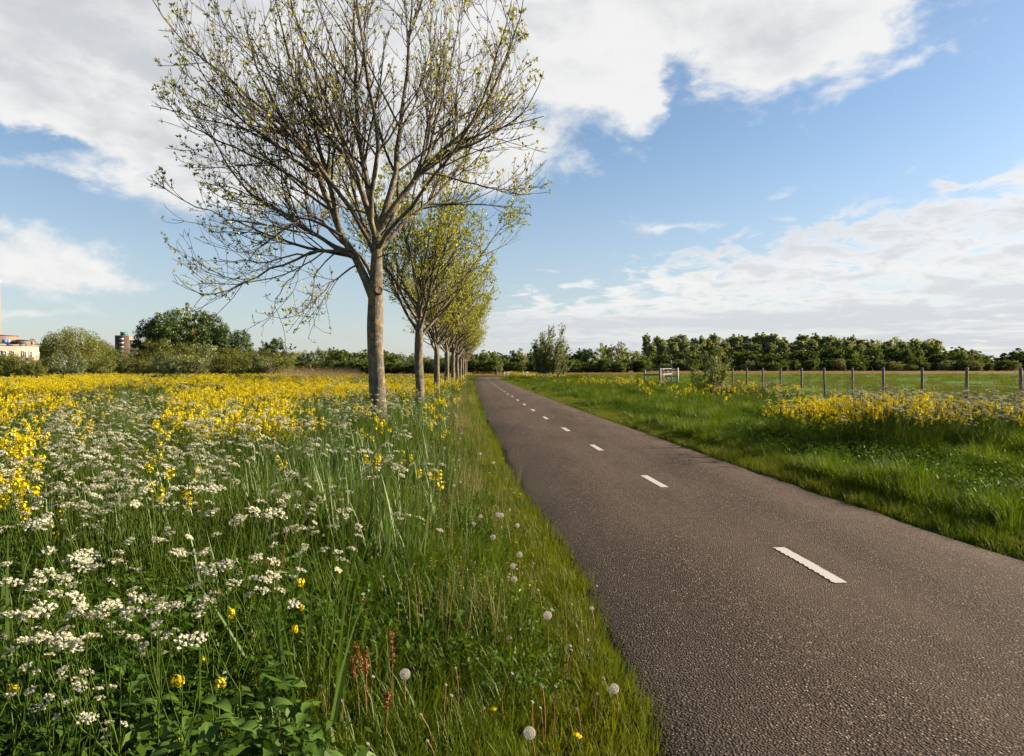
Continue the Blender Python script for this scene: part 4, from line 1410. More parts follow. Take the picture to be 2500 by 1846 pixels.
# corner panel with mesh and brace at the end of the fence
yc = 50.4
xc = fence_x(yc)
cp = thing('corner_brace', 'grey metal fence corner with mesh panel and slanting brace', 'fence', (xc, yc, 0))
mb = MB()
mb.tubes(np.array([(0, 0, -.2), (0, 0, 1.62)]), np.array([.045, .045]), 8, 0, True)
new_obj('post', mb.mesh('post', M['metal'], True), cp)
mb = MB()
mb.tubes(np.array([(-.52, .1, -.2), (-.52, .1, 1.62)]), np.array([.04, .04]), 8, 0, True)
new_obj('post', mb.mesh('post', M['metal'], True), cp)
mb = MB(); mb.tubes(np.array([(.02, -.05, 1.45), (.55, -.35, .0)]), np.array([.035, .035]), 8, 0)
new_obj('brace', mb.mesh('brace', M['metal'], True), cp)
for z in (1.58, .82):
    mb = MB(); mb.beam((-.5, .1, z), (0, 0, z), .05, .05)
    new_obj('rail', mb.mesh('rail', M['metal']), cp)
mb = MB()
for k_i in range(8):
    f = k_i / 8.0
    mb.tubes(np.array([(-.5 + f * .5, .1 - f * .1, .05), (-.5 + f * .5, .1 - f * .1, 1.56)]), np.array([.004, .004]), 4)
for k_i in range(14):
    z = .1 + k_i * .11
    mb.tubes(np.array([(-.5, .1, z), (0, 0, z)]), np.array([.004, .004]), 4)
new_obj('wire_mesh', mb.mesh('wire_mesh', M['wire']), cp)

# white gate panel beside the dam
yg = 60.0
g0 = (vx(1450.5, yg), yg + .25); g1 = (vx(1480, yg), yg - .05)
gate = thing('field_gate', 'white three-rail gate panel with thick post by the ditch', 'gate', (g0[0], g0[1], 0))
dxg, dyg = g1[0] - g0[0], g1[1] - g0[1]
mb = MB(); mb.box((0, 0, .8), (.12, .12, 1.50), 0)
new_obj('post', mb.mesh('post', M['white_paint']), gate)
mb = MB(); mb.box((dxg, dyg, .84), (.17, .17, 1.56), 0, -.35)
new_obj('post', mb.mesh('post', M['white_paint']), gate)
for z in (1.45, .88, .34):
    mb = MB(); mb.beam((0.05, 0, z), (dxg, dyg, z), .06, .14)
    new_obj('rail', mb.mesh('rail', M['white_paint']), gate)

# grey rail fence behind it, across the dam
rf = thing('rail_fence', 'grey two-rail fence behind the white gate across the dam', 'fence', (vx(1409, 66), 66, 0))
xo = vx(1409, 66)
for (xv_, yy, wd) in ((1409, 66, .12), (1442, 65, .17), (1458, 73, .12), (1467, 76, .12)):
    mb = MB(); mb.box((vx(xv_, yy) - xo, yy - 66, .76), (wd, wd, 1.62), 0, .3)
    new_obj('post', mb.mesh('post', M['grey_rail']), rf)
for z in (1.5, .95):
    mb = MB(); mb.beam((0, 0, z), (vx(1442, 65) - xo, -1, z), .06, .14)
    new_obj('rail', mb.mesh('rail', M['grey_rail']), rf)
    mb = MB(); mb.beam((vx(1442, 65) - xo, -1, z), (vx(1467, 76) - xo, 10, z), .06, .14)
    new_obj('rail', mb.mesh('rail', M['grey_rail']), rf)

# two little white gates far along the path
for nm, u, Y, wd, lab in (('small_gate', 1237, 112, .75, 'small white gate at the right path edge near the walker'), ('small_gate', 1284, 104, .85, 'small white barrier by the willow bush at the bend')):
    X = (u - 1250) / FPX * Y
    g = thing(nm, lab, 'gate', (X, Y, 0), .25)
    for s_ in (-1, 1):
        mb = MB(); mb.box((s_ * wd / 2, 0, .5), (.10, .10, 1.0))
        new_obj('post', mb.mesh('post', M['white_paint']), g)
    for z in (.93, .56, .22):
        mb = MB(); mb.beam((-wd / 2, 0, z), (wd / 2, 0, z), .05, .13)
        new_obj('rail', mb.mesh('rail', M['white_paint']), g)

# ------------------------------------------------------------------ the walker
M['jacket'] = plain('black_jacket', (0.012, 0.012, 0.014), .8, .2, 20)
M['trousers'] = plain('dark_trousers', (0.022, 0.022, 0.028), .85, .2, 20)
M['skin'] = plain('skin', (0.42, 0.25, 0.17), .6, .1, 20)
M['hair'] = plain('dark_brown_hair', (0.035, 0.022, 0.014), .7, .2, 60)
M['shoe'] = plain('dark_shoe', (0.02, 0.018, 0.016), .6, .2, 20)


def person_mesh():
    J = {}
    verts, edges, rad = [], [], []

    def v_(p, r, parent=None):
        verts.append(p); rad.append(r)
        if parent is not None:
            edges.append((parent, len(verts) - 1))
        return len(verts) - 1
    pel = v_((0, 0, .95), (.155, .115))
    wa = v_((0, .01, 1.10), (.145, .105), pel)
    ch = v_((0, .02, 1.30), (.175, .12), wa)
    nb = v_((0, .03, 1.46), (.085, .075), ch)
    nk = v_((0, .045, 1.53), (.052, .052), nb)
    hd = v_((0, .06, 1.63), (.080, .095), nk)
    ht = v_((0, .055, 1.74), (.065, .08), hd)
    for sgn, sw in ((-1, .16), (1, -.14)):
        sh = v_((sgn * .19, .02, 1.42), (.062, .062), ch)
        el_ = v_((sgn * .255, .02 - sw * .5, 1.14), (.045, .045), sh)
        wr = v_((sgn * .25, .06 + sw * .6, .90), (.029, .029), el_)
        pa = v_((sgn * .245, .075 + sw * .68, .83), (.030, .016), wr)
        for q_, (ox, oy, ln) in enumerate(((-.012, .026, .068), (-.004, .01, .082), (.002, -.006, .078), (.006, -.022, .060))):
            f1 = v_((sgn * (.245 - .004) + ox * .3, .075 + sw * .68 + oy, .83 - ln * .55), (.0085, .0085), pa)
            v_((sgn * (.245 - .016) + ox * .3, .075 + sw * .68 + oy, .83 - ln), (.0075, .0075), f1)
        th_ = v_((sgn * .222, .075 + sw * .68 + .035, .835), (.010, .010), wr)
        v_((sgn * .214, .075 + sw * .68 + .05, .80), (.008, .008), th_)
        hp = v_((sgn * .095, 0, .90), (.098, .098), pel)
        kn = v_((sgn * .10, sw * 1.0 + .05, .50), (.066, .066), hp)
        an_ = v_((sgn * .10, sw * 1.7 - .03, .10), (.044, .044), kn)
        v_((sgn * .105, sw * 1.7 + .15, .045), (.042, .032), an_)
    me = bpy.data.meshes.new('body')
    me.from_pydata(verts, edges, [])
    o = bpy.data.objects.new('body_build', me)
    COL.objects.link(o)
    md = o.modifiers.new('skin', 'SKIN')
    sv = me.skin_vertices[0].data
    for i, r_ in enumerate(rad):
        sv[i].radius = r_
        sv[i].use_root = (i == 0)
    md.use_smooth_shade = True
    s2 = o.modifiers.new('sub', 'SUBSURF'); s2.levels = 2; s2.render_levels = 2
    dg = bpy.context.evaluated_depsgraph_get()
    me2 = bpy.data.meshes.new_from_object(o.evaluated_get(dg))
    bpy.data.objects.remove(o)
    me2.materials.clear()
    for k_ in ('jacket', 'trousers', 'skin', 'shoe'):
        me2.materials.append(M[k_])
    for p in me2.polygons:
        c_ = p.center
        if c_.z > 1.50 or (c_.z < .885 and abs(c_.x) > .20):
            p.material_index = 2
        elif c_.z > .93 or abs(c_.x) > .205:
            p.material_index = 0
        elif c_.z < .09:
            p.material_index = 3
        else:
            p.material_index = 1
    me2.name = 'body'
    return me2


pr = thing('person', 'person in dark jacket and trousers walking on the path at the bend', 'person', (-2.9, 124.5, 0.03), R(8))
body = new_obj('body', person_mesh(), pr)
# hair cap, face details
mb = MB()
kk, mm_ = 12, 6
Vh = []
for a in range(mm_ + 1):
    ph = a / mm_ * R(115)
    for b in range(kk):
        th_ = b / kk * 2 * PI
        back = 1 if math.sin(th_) < .25 else .62
        ph2 = ph * back
        Vh.append((.088 * math.sin(ph2) * math.cos(th_), .05 + .104 * math.sin(ph2) * math.sin(th_), 1.655 + .118 * math.cos(ph2)))
mb.add(Vh, [(a * kk + b, a * kk + (b + 1) % kk, (a + 1) * kk + (b + 1) % kk, (a + 1) * kk + b) for a in range(mm_) for b in range(kk)])
new_obj('hair', mb.mesh('hair', M['hair'], True), pr)
mb = MB()
mb.box((0, .165, 1.635), (.026, .04, .04)); mb.box((.09, .05, 1.64), (.02, .04, .06)); mb.box((-.09, .05, 1.64), (.02, .04, .06))
new_obj('face', mb.mesh('face', M['skin']), pr)


# ------------------------------------------------------------------ small plants: templates
def tuft(seed, n, rad, h0, h1, w0, w1, lean, curl, mat, rows=3, extra=None):
    rg_ = np.random.default_rng(seed)
    mb_ = MB()
    a = rg_.uniform(0, 2 * PI, n); r_ = rad * np.sqrt(rg_.random(n))
    base = np.stack([np.cos(a) * r_, np.sin(a) * r_, np.full(n, -.02)], axis=1)
    mb_.blades(base, rg_.uniform(h0, h1, n), rg_.uniform(w0, w1, n), a + rg_.normal(0, .9, n), np.abs(rg_.normal(0, lean, n)), np.abs(rg_.normal(curl, curl * .5, n)), 0, rows)
    mats = [mat]
    if extra:
        extra(mb_, rg_)
    return mb_


def leafy(mb_, rg_, n, rad, h0, h1, size, m=0, shape='leaf', upw=.6):
    """small leaves carried on thin stalks through a low volume"""
    a = rg_.uniform(0, 2 * PI, n); r_ = rad * np.sqrt(rg_.random(n))
    p = np.stack([np.cos(a) * r_, np.sin(a) * r_, rg_.uniform(h0, h1, n)], axis=1)
    nr_ = np.stack([rg_.normal(0, .6, n), rg_.normal(0, .6, n), rg_.uniform(upw, 1.2, n)], axis=1)
    mb_.cards(p, nr_, size * rg_.uniform(.6, 1.4, n), m, .75, rg_, shape)


def fern_leaf(mb_, rg_, base, az_, length, droop, m=0):
    """pinnate parsley leaf: rachis with pairs of narrowing toothed leaflets"""
    n = 7
    t_ = np.linspace(0, 1, n)
    d = np.array([math.cos(az_), math.sin(az_), 0]); s_ = np.array([-math.sin(az_), math.cos(az_), 0])
    p = np.array(base) + d * (length * t_)[:, None] * .9 + np.array([0, 0, 1]) * (length * (.55 * t_ - droop * t_ ** 2))[:, None]
    mb_.tubes(p, np.linspace(.0018, .0008, n), 3, m)
    V, F = [], []
    for i in range(2, n):
        for sg in (-1, 1):
            ll = length * .34 * (1.15 - t_[i]) * rg_.uniform(.8, 1.2)
            q = p[i]
            tip = q + s_ * sg * ll + d * ll * .45 + np.array([0, 0, -.15 * ll])
            mid1 = q + (tip - q) * .5 + d * ll * .22
            mid2 = q + (tip - q) * .45 - d * ll * .16
            k_ = len(V)
            V += [q, mid1, tip, mid2]; F.append((k_, k_ + 1, k_ + 2, k_ + 3))
    mb_.add(V, F, m)


T_lawn = []
for s_ in range(4):
    T_lawn.append(tuft(100 + s_, 46, .13, .07, .19, .0028, .0055, .30, .75, None, 3).mesh('lawn_sprig', M['lawn']))
T_grass = []
for s_ in range(4):
    T_grass.append(tuft(120 + s_, 60, .16, .16, .46, .005, .0108, .26, .9, None, 4).mesh('grass_sprig', M['grass']))
T_reed = []
for s_ in range(4):
    T_reed.append(tuft(140 + s_, 9, .10, .42, .86, .010, .019, .13, .28, None, 4).mesh('reed_sprig', M['reed']))
T_dry = []
for s_ in range(3):
    mb_ = tuft(160 + s_, 16, .15, .35, .72, .0022, .0040, .12, .18, None, 3)
    rg_ = np.random.default_rng(160 + s_)
    leafy(mb_, rg_, 24, .15, .38, .66, .018)
    T_dry.append(mb_.mesh('dry_sprig', M['dry']))
T_herb = []
for s_ in range(4):
    rg_ = np.random.default_rng(180 + s_)
    mb_ = MB()
    for i in range(7):
        fern_leaf(mb_, rg_, (rg_.normal(0, .03), rg_.normal(0, .03), 0.02), rg_.uniform(0, 2 * PI), rg_.uniform(.16, .30), rg_.uniform(.15, .5))
    leafy(mb_, rg_, 44, .16, .03, .27, .044)
    T_herb.append(mb_.mesh('herb_sprig', M['herb']))
T_drypink = []
for s_ in range(3):
    rg_ = np.random.default_rng(200 + s_)
    mb_ = MB()
    n = 9
    for i in range(n):
        a = rg_.uniform(0, 2 * PI); h = rg_.uniform(.7, 1.35)
        tt = np.linspace(0, 1, 6)[:, None]
        q = np.array([math.cos(a) * .12 * rg_.random(), math.sin(a) * .12, 0]) + tt * np.array([rg_.normal(0, .14), rg_.normal(0, .14), h]) + tt ** 2 * np.array([rg_.normal(0, .1), 0, 0])
        mb_.tubes(q, np.linspace(.0045, .002, 6), 3)
        k_ = 16
        f = rg_.uniform(.45, 1, k_)
        pp = np.stack([np.interp(f, np.linspace(0, 1, 6), q[:, j]) for j in range(3)], axis=1) + rg_.normal(0, .018, (k_, 3))
        mb_.cards(pp, rg_.normal(size=(k_, 3)), .028 * rg_.uniform(.6, 1.4, k_), 0, .6, rg_, 'leaf')
    T_drypink.append(mb_.mesh('dock_stalk', M['drypink']))


def umbel(mb_, rg_, c, nrm_, r_, nu=11, fl=9, mw=0, mg=1, size=.0052):
    """one flat-topped umbel: rays ending in little domes of florets"""
    nrm_ = unit(np.array(nrm_, dtype=float))
    s1 = unit(np.cross(nrm_, [.3, .8, .1])); s2 = np.cross(nrm_, s1)
    ga = np.arange(nu) * 2.39996 + rg_.uniform(0, 6)
    rr = r_ * np.sqrt((np.arange(nu) + .5) / nu) * rg_.uniform(.88, 1.1, nu)
    foot = np.array(c) - nrm_ * r_ * .95
    heads = np.array(c) + s1 * (np.cos(ga) * rr)[:, None] + s2 * (np.sin(ga) * rr)[:, None] - nrm_ * (.30 * (rr / r_) ** 2 * r_)[:, None] + rg_.normal(0, .002, (nu, 3))
    Pq = np.stack([np.broadcast_to(foot, (nu, 3)), heads], axis=1)
    if mg is not None:
        mb_.tubes(Pq, np.full((nu, 2), .0008), 3, mg)
    C = np.repeat(heads, fl, axis=0)
    off = rg_.normal(size=C.shape)
    off = unit(off + nrm_ * .5) * (r_ * .235 * np.sqrt(rg_.random(len(C))))[:, None]
    mb_.cards(C + off, off / r_ * 2 + nrm_ * 1.2 + rg_.normal(0, .5, C.shape), size * 1.75 * rg_.uniform(.75, 1.3, len(C)), mw, .9, rg_, 'quad')


def parsley_parts(seed, nheads=5, fl=9, nu=11, size=.0052):
    rg_ = np.random.default_rng(seed)
    st = MB(); heads = []
    H = rg_.uniform(.80, .95)
    tt = np.linspace(0, 1, 6)[:, None]
    bend = np.array([rg_.normal(0, .07), rg_.normal(0, .07), 0])
    main = tt * np.array([0, 0, H * .62]) + tt ** 2 * bend
    st.tubes(main, np.linspace(.0038, .0026, 6), 5)
    for i in range(nheads):
        f = 1.0 if i < 2 else rg_.uniform(.55, .95)
        b0 = np.array([np.interp(f, tt[:, 0], main[:, j]) for j in range(3)])
        a = rg_.uniform(0, 2 * PI) if i else 0
        sp = rg_.uniform(.05, .17) if i else .02
        zt = H * rg_.uniform(.86, 1.03) if i else H
        e = np.array([b0[0] + math.cos(a) * sp, b0[1] + math.sin(a) * sp, zt])
        u = np.linspace(0, 1, 5)[:, None]
        br = b0 + u * (e - b0) + (u * (1 - u)) * np.array([math.cos(a), math.sin(a), -.2]) * .06
        st.tubes(br, np.linspace(.0028, .0016, 5), 4)
        hm = MB()
        r_ = rg_.uniform(.020, .040)
        nrm_ = unit(np.array([math.cos(a) * .35, math.sin(a) * .35, 1.0]) + rg_.normal(0, .12, 3))
        umbel(hm, rg_, e + nrm_ * r_ * .9, nrm_, r_, nu, fl, 0, 1, size)
        heads.append(hm)
    for i in range(3):
        fern_leaf(st, rg_, (main[1 + i % 2][0], main[1 + i % 2][1], main[1 + i % 2][2]), rg_.uniform(0, 6.28), rg_.uniform(.16, .26), rg_.uniform(.3, .6), 1)
    return st, heads


PARS = []
T_pars = []
for s_ in range(7):
    st, hs = parsley_parts(300 + s_, 4 + s_ % 3, 8, 11, .0046)
    PARS.append((st.mesh('stem', [M['stem'], M['herb']]), [h.mesh('umbel', [M['white'], M['stem']]) for h in hs]))
    mb_ = MB()
    mb_.merge(st)
    for V_ in range(len(mb_.M)):
        pass
    for h in hs:
        # slots: 0 stem, 1 leaf, 2 floret
        h2 = MB(); h2.V = h.V; h2.n = h.n; h2.F = h.F
        h2.M = [np.where(mi == 0, 2, 0).astype(np.int32) for mi in h.M]
        mb_.merge(h2)
    T_pars.append(mb_.mesh('parsley_sprig', [M['stem'], M['herb'], M['white']]))


def rape_parts(seed, nheads=4, fl=15, size=.015):
    rg_ = np.random.default_rng(seed)
    st = MB(); heads = []
    H = rg_.uniform(.82, .98)
    tt = np.linspace(0, 1, 6)[:, None]
    main = tt * np.array([rg_.normal(0, .05), rg_.normal(0, .05), H * .93])
    st.tubes(main, np.linspace(.0048, .0020, 6), 4)
    for i in range(nheads):
        if i == 0:
            e = main[-1]
            b0 = main[-2]
        else:
            f = rg_.uniform(.5, .85)
            b0 = np.array([np.interp(f, tt[:, 0], main[:, j]) for j in range(3)])
            a = rg_.uniform(0, 2 * PI)
            sp = rg_.uniform(.05, .15)
            e = np.array([b0[0] + math.cos(a) * sp, b0[1] + math.sin(a) * sp, H * rg_.uniform(.74, .98)])
            u = np.linspace(0, 1, 4)[:, None]
            st.tubes(b0 + u * (e - b0) + (u * (1 - u)) * np.array([0, 0, -.05]), np.linspace(.0026, .0016, 4), 3)
        hm = MB()
        n = int(fl * rg_.uniform(.7, 1.3))
        a = rg_.uniform(0, 2 * PI, n); z = rg_.uniform(-.045, .022, n)
        rr = .026 * np.sqrt(np.clip(1 - ((z - .0) / .05) ** 2, .15, 1)) * rg_.uniform(.6, 1.1, n)
        C = e + np.stack([np.cos(a) * rr, np.sin(a) * rr, z], axis=1)
        hm.cards(C, np.stack([np.cos(a), np.sin(a), rg_.uniform(.2, 1.4, n)], axis=1) + rg_.normal(0, .3, (n, 3)), size * rg_.uniform(.8, 1.25, n), 0, 1.0, rg_, 'quad')
        nb_ = 8
        hm.cards(e + rg_.normal(0, .006, (nb_, 3)) + np.array([0, 0, .024]), rg_.normal(size=(nb_, 3)), .008, 1, .6, rg_, 'leaf')
        heads.append(hm)
    for i in range(6):
        f = rg_.uniform(.08, .7)
        b0 = np.array([np.interp(f, tt[:, 0], main[:, j]) for j in range(3)])
        a = rg_.uniform(0, 2 * PI); ll = rg_.uniform(.07, .15) * (1.2 - f)
        d = np.array([math.cos(a), math.sin(a), .45]); sd = np.array([-math.sin(a), math.cos(a), 0]) * ll * .2
        st.add([b0, b0 + d * ll * .5 + sd, b0 + d * ll - np.array([0, 0, ll * .25]), b0 + d * ll * .5 - sd], [(0, 1, 2, 3)], 1)
    return st, heads


RAPE = []
T_rape = []
for s_ in range(6):
    st, hs = rape_parts(400 + s_, 4 + s_ % 3)
    RAPE.append((st.mesh('stem', [M['stem'], M['herb']]), [h.mesh('flower_head', [M['yellow'], M['bud']]) for h in hs]))
    mb_ = MB(); mb_.merge(st)
    for h in hs:
        h2 = MB(); h2.V = h.V; h2.n = h.n; h2.F = h.F
        h2.M = [np.where(mi == 0, 2, 0).astype(np.int32) for mi in h.M]
        mb_.merge(h2)
    T_rape.append(mb_.mesh('rape_sprig', [M['stem'], M['herb'], M['yellow']]))

# ------------------------------------------------------------------ scattering over the verges
VR = np.random.default_rng(77)


def in_view(x, y, margin=2.5):
    return np.abs(x) < .78 * np.maximum(y, 0) + margin


def bands(spec, xr, rng_=VR):
    """spec: list of (y0, y1, density per m2); xr(y)->(xmin,xmax); returns x, y"""
    X, Y = [], []
    for y0, y1, den in spec:
        ym = np.linspace(y0, y1, 40)
        a, b = xr(ym)
        Wd = np.maximum(b - a, 0)
        area = np.trapezoid(Wd, ym) if hasattr(np, 'trapezoid') else np.trapz(Wd, ym)
        n = int(area * den)
        if n == 0:
            continue
        cdf = np.concatenate([[0], np.cumsum((Wd[1:] + Wd[:-1]) / 2)])
        cdf /= cdf[-1]
        y = np.interp(rng_.random(n), cdf, ym)
        a, b = xr(y)
        X.append(a + (b - a) * rng_.random(n)); Y.append(y)
    if not X:
        return np.zeros(0), np.zeros(0)
    return np.concatenate(X), np.concatenate(Y)


def left_x(y):
    return np.maximum(-.78 * y - 2.5, -75), edge_l(np.clip(y, -5, 117)) - .0


def right_x(y):
    return edge_r(np.clip(y, -5, 117)), np.minimum(.78 * y + 2.5, fence_x(y) + 1.0)


def vnoise(x, y, sc_, seed=0):
    """cheap smooth noise 0..1"""
    v_ = np.zeros_like(x)
    rg_ = np.random.default_rng(seed)
    for i in range(7):
        k_ = rg_.normal(0, 1, 2) * sc_; p_ = rg_.uniform(0, 6.28)
        v_ += np.sin(k_[0] * x + k_[1] * y + p_)
    return .5 + v_ / 7 * 1.1


def put_scatter(name, templ, x, y, smin, smax, label, tilt=.12, grow=None, zs=None, cat='grass', gxy=None):
    n = len(x)
    z = ground_z(x, y)
    rot = np.stack([VR.normal(0, tilt, n), VR.normal(0, tilt, n), VR.uniform(0, 6.283, n)], axis=1)
    s_ = VR.uniform(smin, smax, n)
    if grow is not None:
        s_ = s_ * grow
    if gxy is not None:
        s_ = np.stack([s_ * gxy, s_ * gxy, s_], axis=1)
    if zs is not None:
        s_ = np.stack([s_, s_, s_ * zs], axis=1)
    return scatter(name, templ, np.stack([x, y, z], axis=1), rot, s_, VR.integers(0, len(templ), n), label=label, cat=cat)


# --- short mown grass along both path edges
def strip_l(y): e = edge_l(np.clip(y, -5, 117)); return e - .85, e - .015
def strip_r(y): e = edge_r(np.clip(y, -5, 117)); return e + .015, e + 1.0
xl, yl = bands([(.4, 4, 330), (4, 8, 230), (8, 16, 120), (16, 40, 45), (40, 120, 16)], strip_l)
xr_, yr_ = bands([(1.5, 8, 170), (8, 16, 140), (16, 40, 55), (40, 120, 16)], strip_r)
x = np.concatenate([xl, xr_]); y = np.concatenate([yl, yr_])
keep = in_view(x, y)
x, y = x[keep], y[keep]
put_scatter('verge_grass', T_lawn, x, y, .6, 1.05, 'short mown grass edging the cycle path', gxy=1 + np.clip(y - 15, 0, 80) * .015)

# --- right verge: lush clumpy grass up to the fence
x, y = bands([(1.5, 8, 70), (8, 16, 75), (16, 28, 38), (28, 50, 13), (50, 118, 5)], right_x)
d = x - edge_r(np.clip(y, -5, 117))
keep = (d > .5) & in_view(x, y) & (VR.random(len(x)) < np.clip(vnoise(x, y, 1.35, 3) * 2.2 - .3, .3, 1))
x, y, d = x[keep], y[keep], d[keep]
lush = np.clip(vnoise(x, y, 1.35, 3) * 1.8 - .45, 0, 1.2)
hgt = .26 + 1.15 * lush
put_scatter('verge_meadow_grass', T_grass, x, y, .6, .98, 'lush green verge grass right of the path', grow=hgt * np.clip(.45 + d * .35, .45, 1), gxy=1 + np.clip(y - 20, 0, 80) * .015)
x, y = bands([(1.5, 8, 34), (8, 16, 38), (16, 28, 18), (28, 60, 5)], right_x)
d = x - edge_r(np.clip(y, -5, 117)); keep = (d > .9) & in_view(x, y)
put_scatter('verge_herb_leaves', T_herb, x[keep], y[keep], .6, 1.3, 'broad-leaved herbs in the right verge', cat='herbs')

# --- left: grass under everything
x, y = bands([(.5, 2.2, 95), (2.2, 4.5, 105), (4.5, 8, 90), (8, 16, 42), (16, 32, 16), (32, 64, 6), (64, 96, 2.2)], left_x)
d = edge_l(np.clip(y, -5, 117)) - x
keep = (d > .45) & in_view(x, y)
x, y, d = x[keep], y[keep], d[keep]
gr = np.clip(.45 + d * .38, .45, 1.15) * (.75 + .5 * vnoise(x, y, 1.3, 5)) * np.clip(.55 + y * .09, .55, 1)
put_scatter('meadow_grass', T_grass, x, y, .75, 1.15, 'dense green meadow grass left of the path', grow=gr, gxy=1 + np.clip(y - 20, 0, 80) * .015)
# herbs
x, y = bands([(.5, 2.2, 150), (2.2, 4.5, 150), (4.5, 8, 75), (8, 16, 22), (16, 32, 6), (32, 70, 2)], left_x)
d = edge_l(np.clip(y, -5, 117)) - x
keep = (d > .38) & in_view(x, y) & (vnoise(x, y, 1.6, 8) > .22)
x, y, d = x[keep], y[keep], d[keep]
put_scatter('meadow_herb_leaves', T_herb, x, y, .7, 1.35, 'ferny herb leaves between the meadow grasses', grow=np.clip(.5 + d * .35, .5, 1.1) * (1 + np.clip(y - 20, 0, 80) * .01), cat='herbs')


def zone_px(x, y, h):
    """photo column / row of a plant top"""
    return 1250 + x / y * FPX, HOR + (CAMH - h) / y * FPX


# --- reed blades
x, y = bands([(2.3, 4.5, 16), (4.5, 8, 26), (8, 16, 20), (16, 32, 6), (32, 60, 1.6)], left_x)
d = edge_l(np.clip(y, -5, 117)) - x
den = np.clip((d - .7) / .8, 0, 1) * np.clip(1.5 * vnoise(x, y, .9, 12) - .2, .05, 1)
u, v = zone_px(x, y, .6)
den *= np.where(u < 250, .5, 1.0) * np.where((y < 4.2) & (u > 800), .0, 1.0)
keep = (VR.random(len(x)) < den) & in_view(x, y)
reed_x, reed_y = x[keep], y[keep]

# --- dry stalks in the strip between mown edge and meadow
x, y = bands([(3.5, 8, 16), (8, 16, 24), (16, 32, 9), (32, 80, 2)], left_x)
d = edge_l(np.clip(y, -5, 117)) - x
keep = (VR.random(len(x)) < np.exp(-((d - 1.0) / .55) ** 2) * (.25 + .9 * vnoise(x, y, 1.1, 15))) & in_view(x, y)
put_scatter('dry_grass_stalks', T_dry, x[keep], y[keep], .55, .95, 'dry straw-coloured grass stalks beside the mown edge', grow=1 + np.clip(y[keep] - 20, 0, 80) * .01)

# --- pale dry reed patch at the far edge of the meadow, and some tall dead stems
x = VR.uniform(-40, -12, 1500); y = VR.uniform(74, 88, 1500)
keep = np.abs((x / y * FPX + 1250) / 1.11757 - 690) < 75 + VR.normal(0, 18, 1500)
put_scatter('far_dry_reeds', T_dry, x[keep], y[keep], 1.7, 2.6, 'pale dry reeds at the far edge of the meadow', zs=1.15, cat='reeds')

# --- dock and willowherb stalks along the fence
x, y = bands([(13, 20, 6), (20, 30, 6), (30, 48, 2)], lambda y: (fence_x(y) - 2.4, fence_x(y) + .5))
keep = VR.random(len(x)) < np.clip(1.25 * vnoise(x, y, .8, 19) - .05, .08, 1) * np.where(y > 26, .45, 1)
put_scatter('dry_dock_stalks', T_drypink, x[keep], y[keep], .9, 1.35, 'pinkish dry dock stalks along the wire fence', cat='stalks')

# --- pasture grass behind the fence
ye = np.exp(VR.uniform(np.log(20), np.log(170), 9000))
xe = fence_x(np.minimum(ye, 120)) + (VR.random(9000)) * (.78 * ye + 4 - fence_x(np.minimum(ye, 120)))
keep = (xe > fence_x(np.minimum(ye, 120)) + .3) & (xe < .78 * ye + 4)
xe, ye = xe[keep], ye[keep]
keep = vnoise(xe, ye * .5, .5, 22) > .42
put_scatter('pasture_grass', T_lawn, xe[keep], ye[keep], 1.2, 2.2, 'grazed tufts of pasture grass beyond the fence', grow=1 + ye[keep] * .02, zs=.34)


# ------------------------------------------------------------------ flowers: individuals nearest the camera, the rest as one mass
def to_px(x, y, z):
    return 1250 + x / y * FPX, HOR + (CAMH - z) / y * FPX


def split_near(x, y, s_, n=300):
    u, v = to_px(x, y, .85 * s_)
    vis = (u > -20) & (u < 2520) & (v < 1900) & (y > 1.2)
    size = np.where(vis, s_ / y, 0)
    order = np.argsort(-size)
    near = np.zeros(len(x), bool)
    near[order[:n]] = True
    near &= vis
    return near


def region(x, y):
    u, v = to_px(x, y, .8)
    return u / 1.11757, v / 1.11757


def place_label(x, y, what):
    u, v = to_px(x, y, .8)
    if x > 3:
        if u > 2250: return what + ' at the right end of the verge drift below the fence'
        return what + (' in the thick verge drift below the fence' if y < 20 else ' in the thin verge drift beside the sapling')
    if abs(x + 2.92) < 1.7 and abs(y - 14.8) < 5: return what + ' around the foot of the nearest ash'
    if u < 250: return what + (' low at the left edge of the picture' if y < 4 else ' by the left edge of the picture, middle distance')
    if y < 3.2: return what + ' closest to the camera above the nettles'
    if u < 620: return what + (' in the near meadow left of the sorrel' if y < 5.5 else ' in the white drift before the yellow field')
    return what + (' near the dandelion edge of the meadow' if y < 5.5 else ' among the reeds in front of the ash row')


# cow parsley
x, y = bands([(2.15, 4.5, 40), (4.5, 8, 34), (8, 16, 22), (16, 32, 9), (32, 60, 4), (60, 90, 1.2)], left_x)
d = edge_l(np.clip(y, -5, 117)) - x
xvw, yvw = region(x, y)
den = np.clip((d - .85) / 1.0, 0, 1)
patchy = vnoise(x, y, .75, 31)
den *= np.clip(1.7 * patchy - .25, .1, 1)
# dense drifts seen in the photograph: left middle and round the first trunk
den = np.where(y < 5.5, np.clip((d - .75) / .7, 0, 1) * np.clip(1.2 * patchy + .25, .3, 1), den)
den *= np.where(y < 5.5, .62, np.where((y > 5.5) & (y < 12) & (xvw > 90) & (xvw < 360), 1.15, .62))
den *= np.where((d < 2.0) & (y < 12), .5, 1.0)
pw_ = vnoise(x, y, .42, 41)
den *= np.where((y > 11) & (xvw < 720), np.clip(1.7 - 2.4 * pw_, .10, .95), 1.0)
den *= np.where(y > 12, .5, np.where(y > 5.5, .62, .95))
ux_, _ = to_px(x, y, .8)
keep = (VR.random(len(x)) < den) & in_view(x, y) & ~((y < 3.7) & (ux_ > 790))
px_, py2 = x[keep], y[keep]
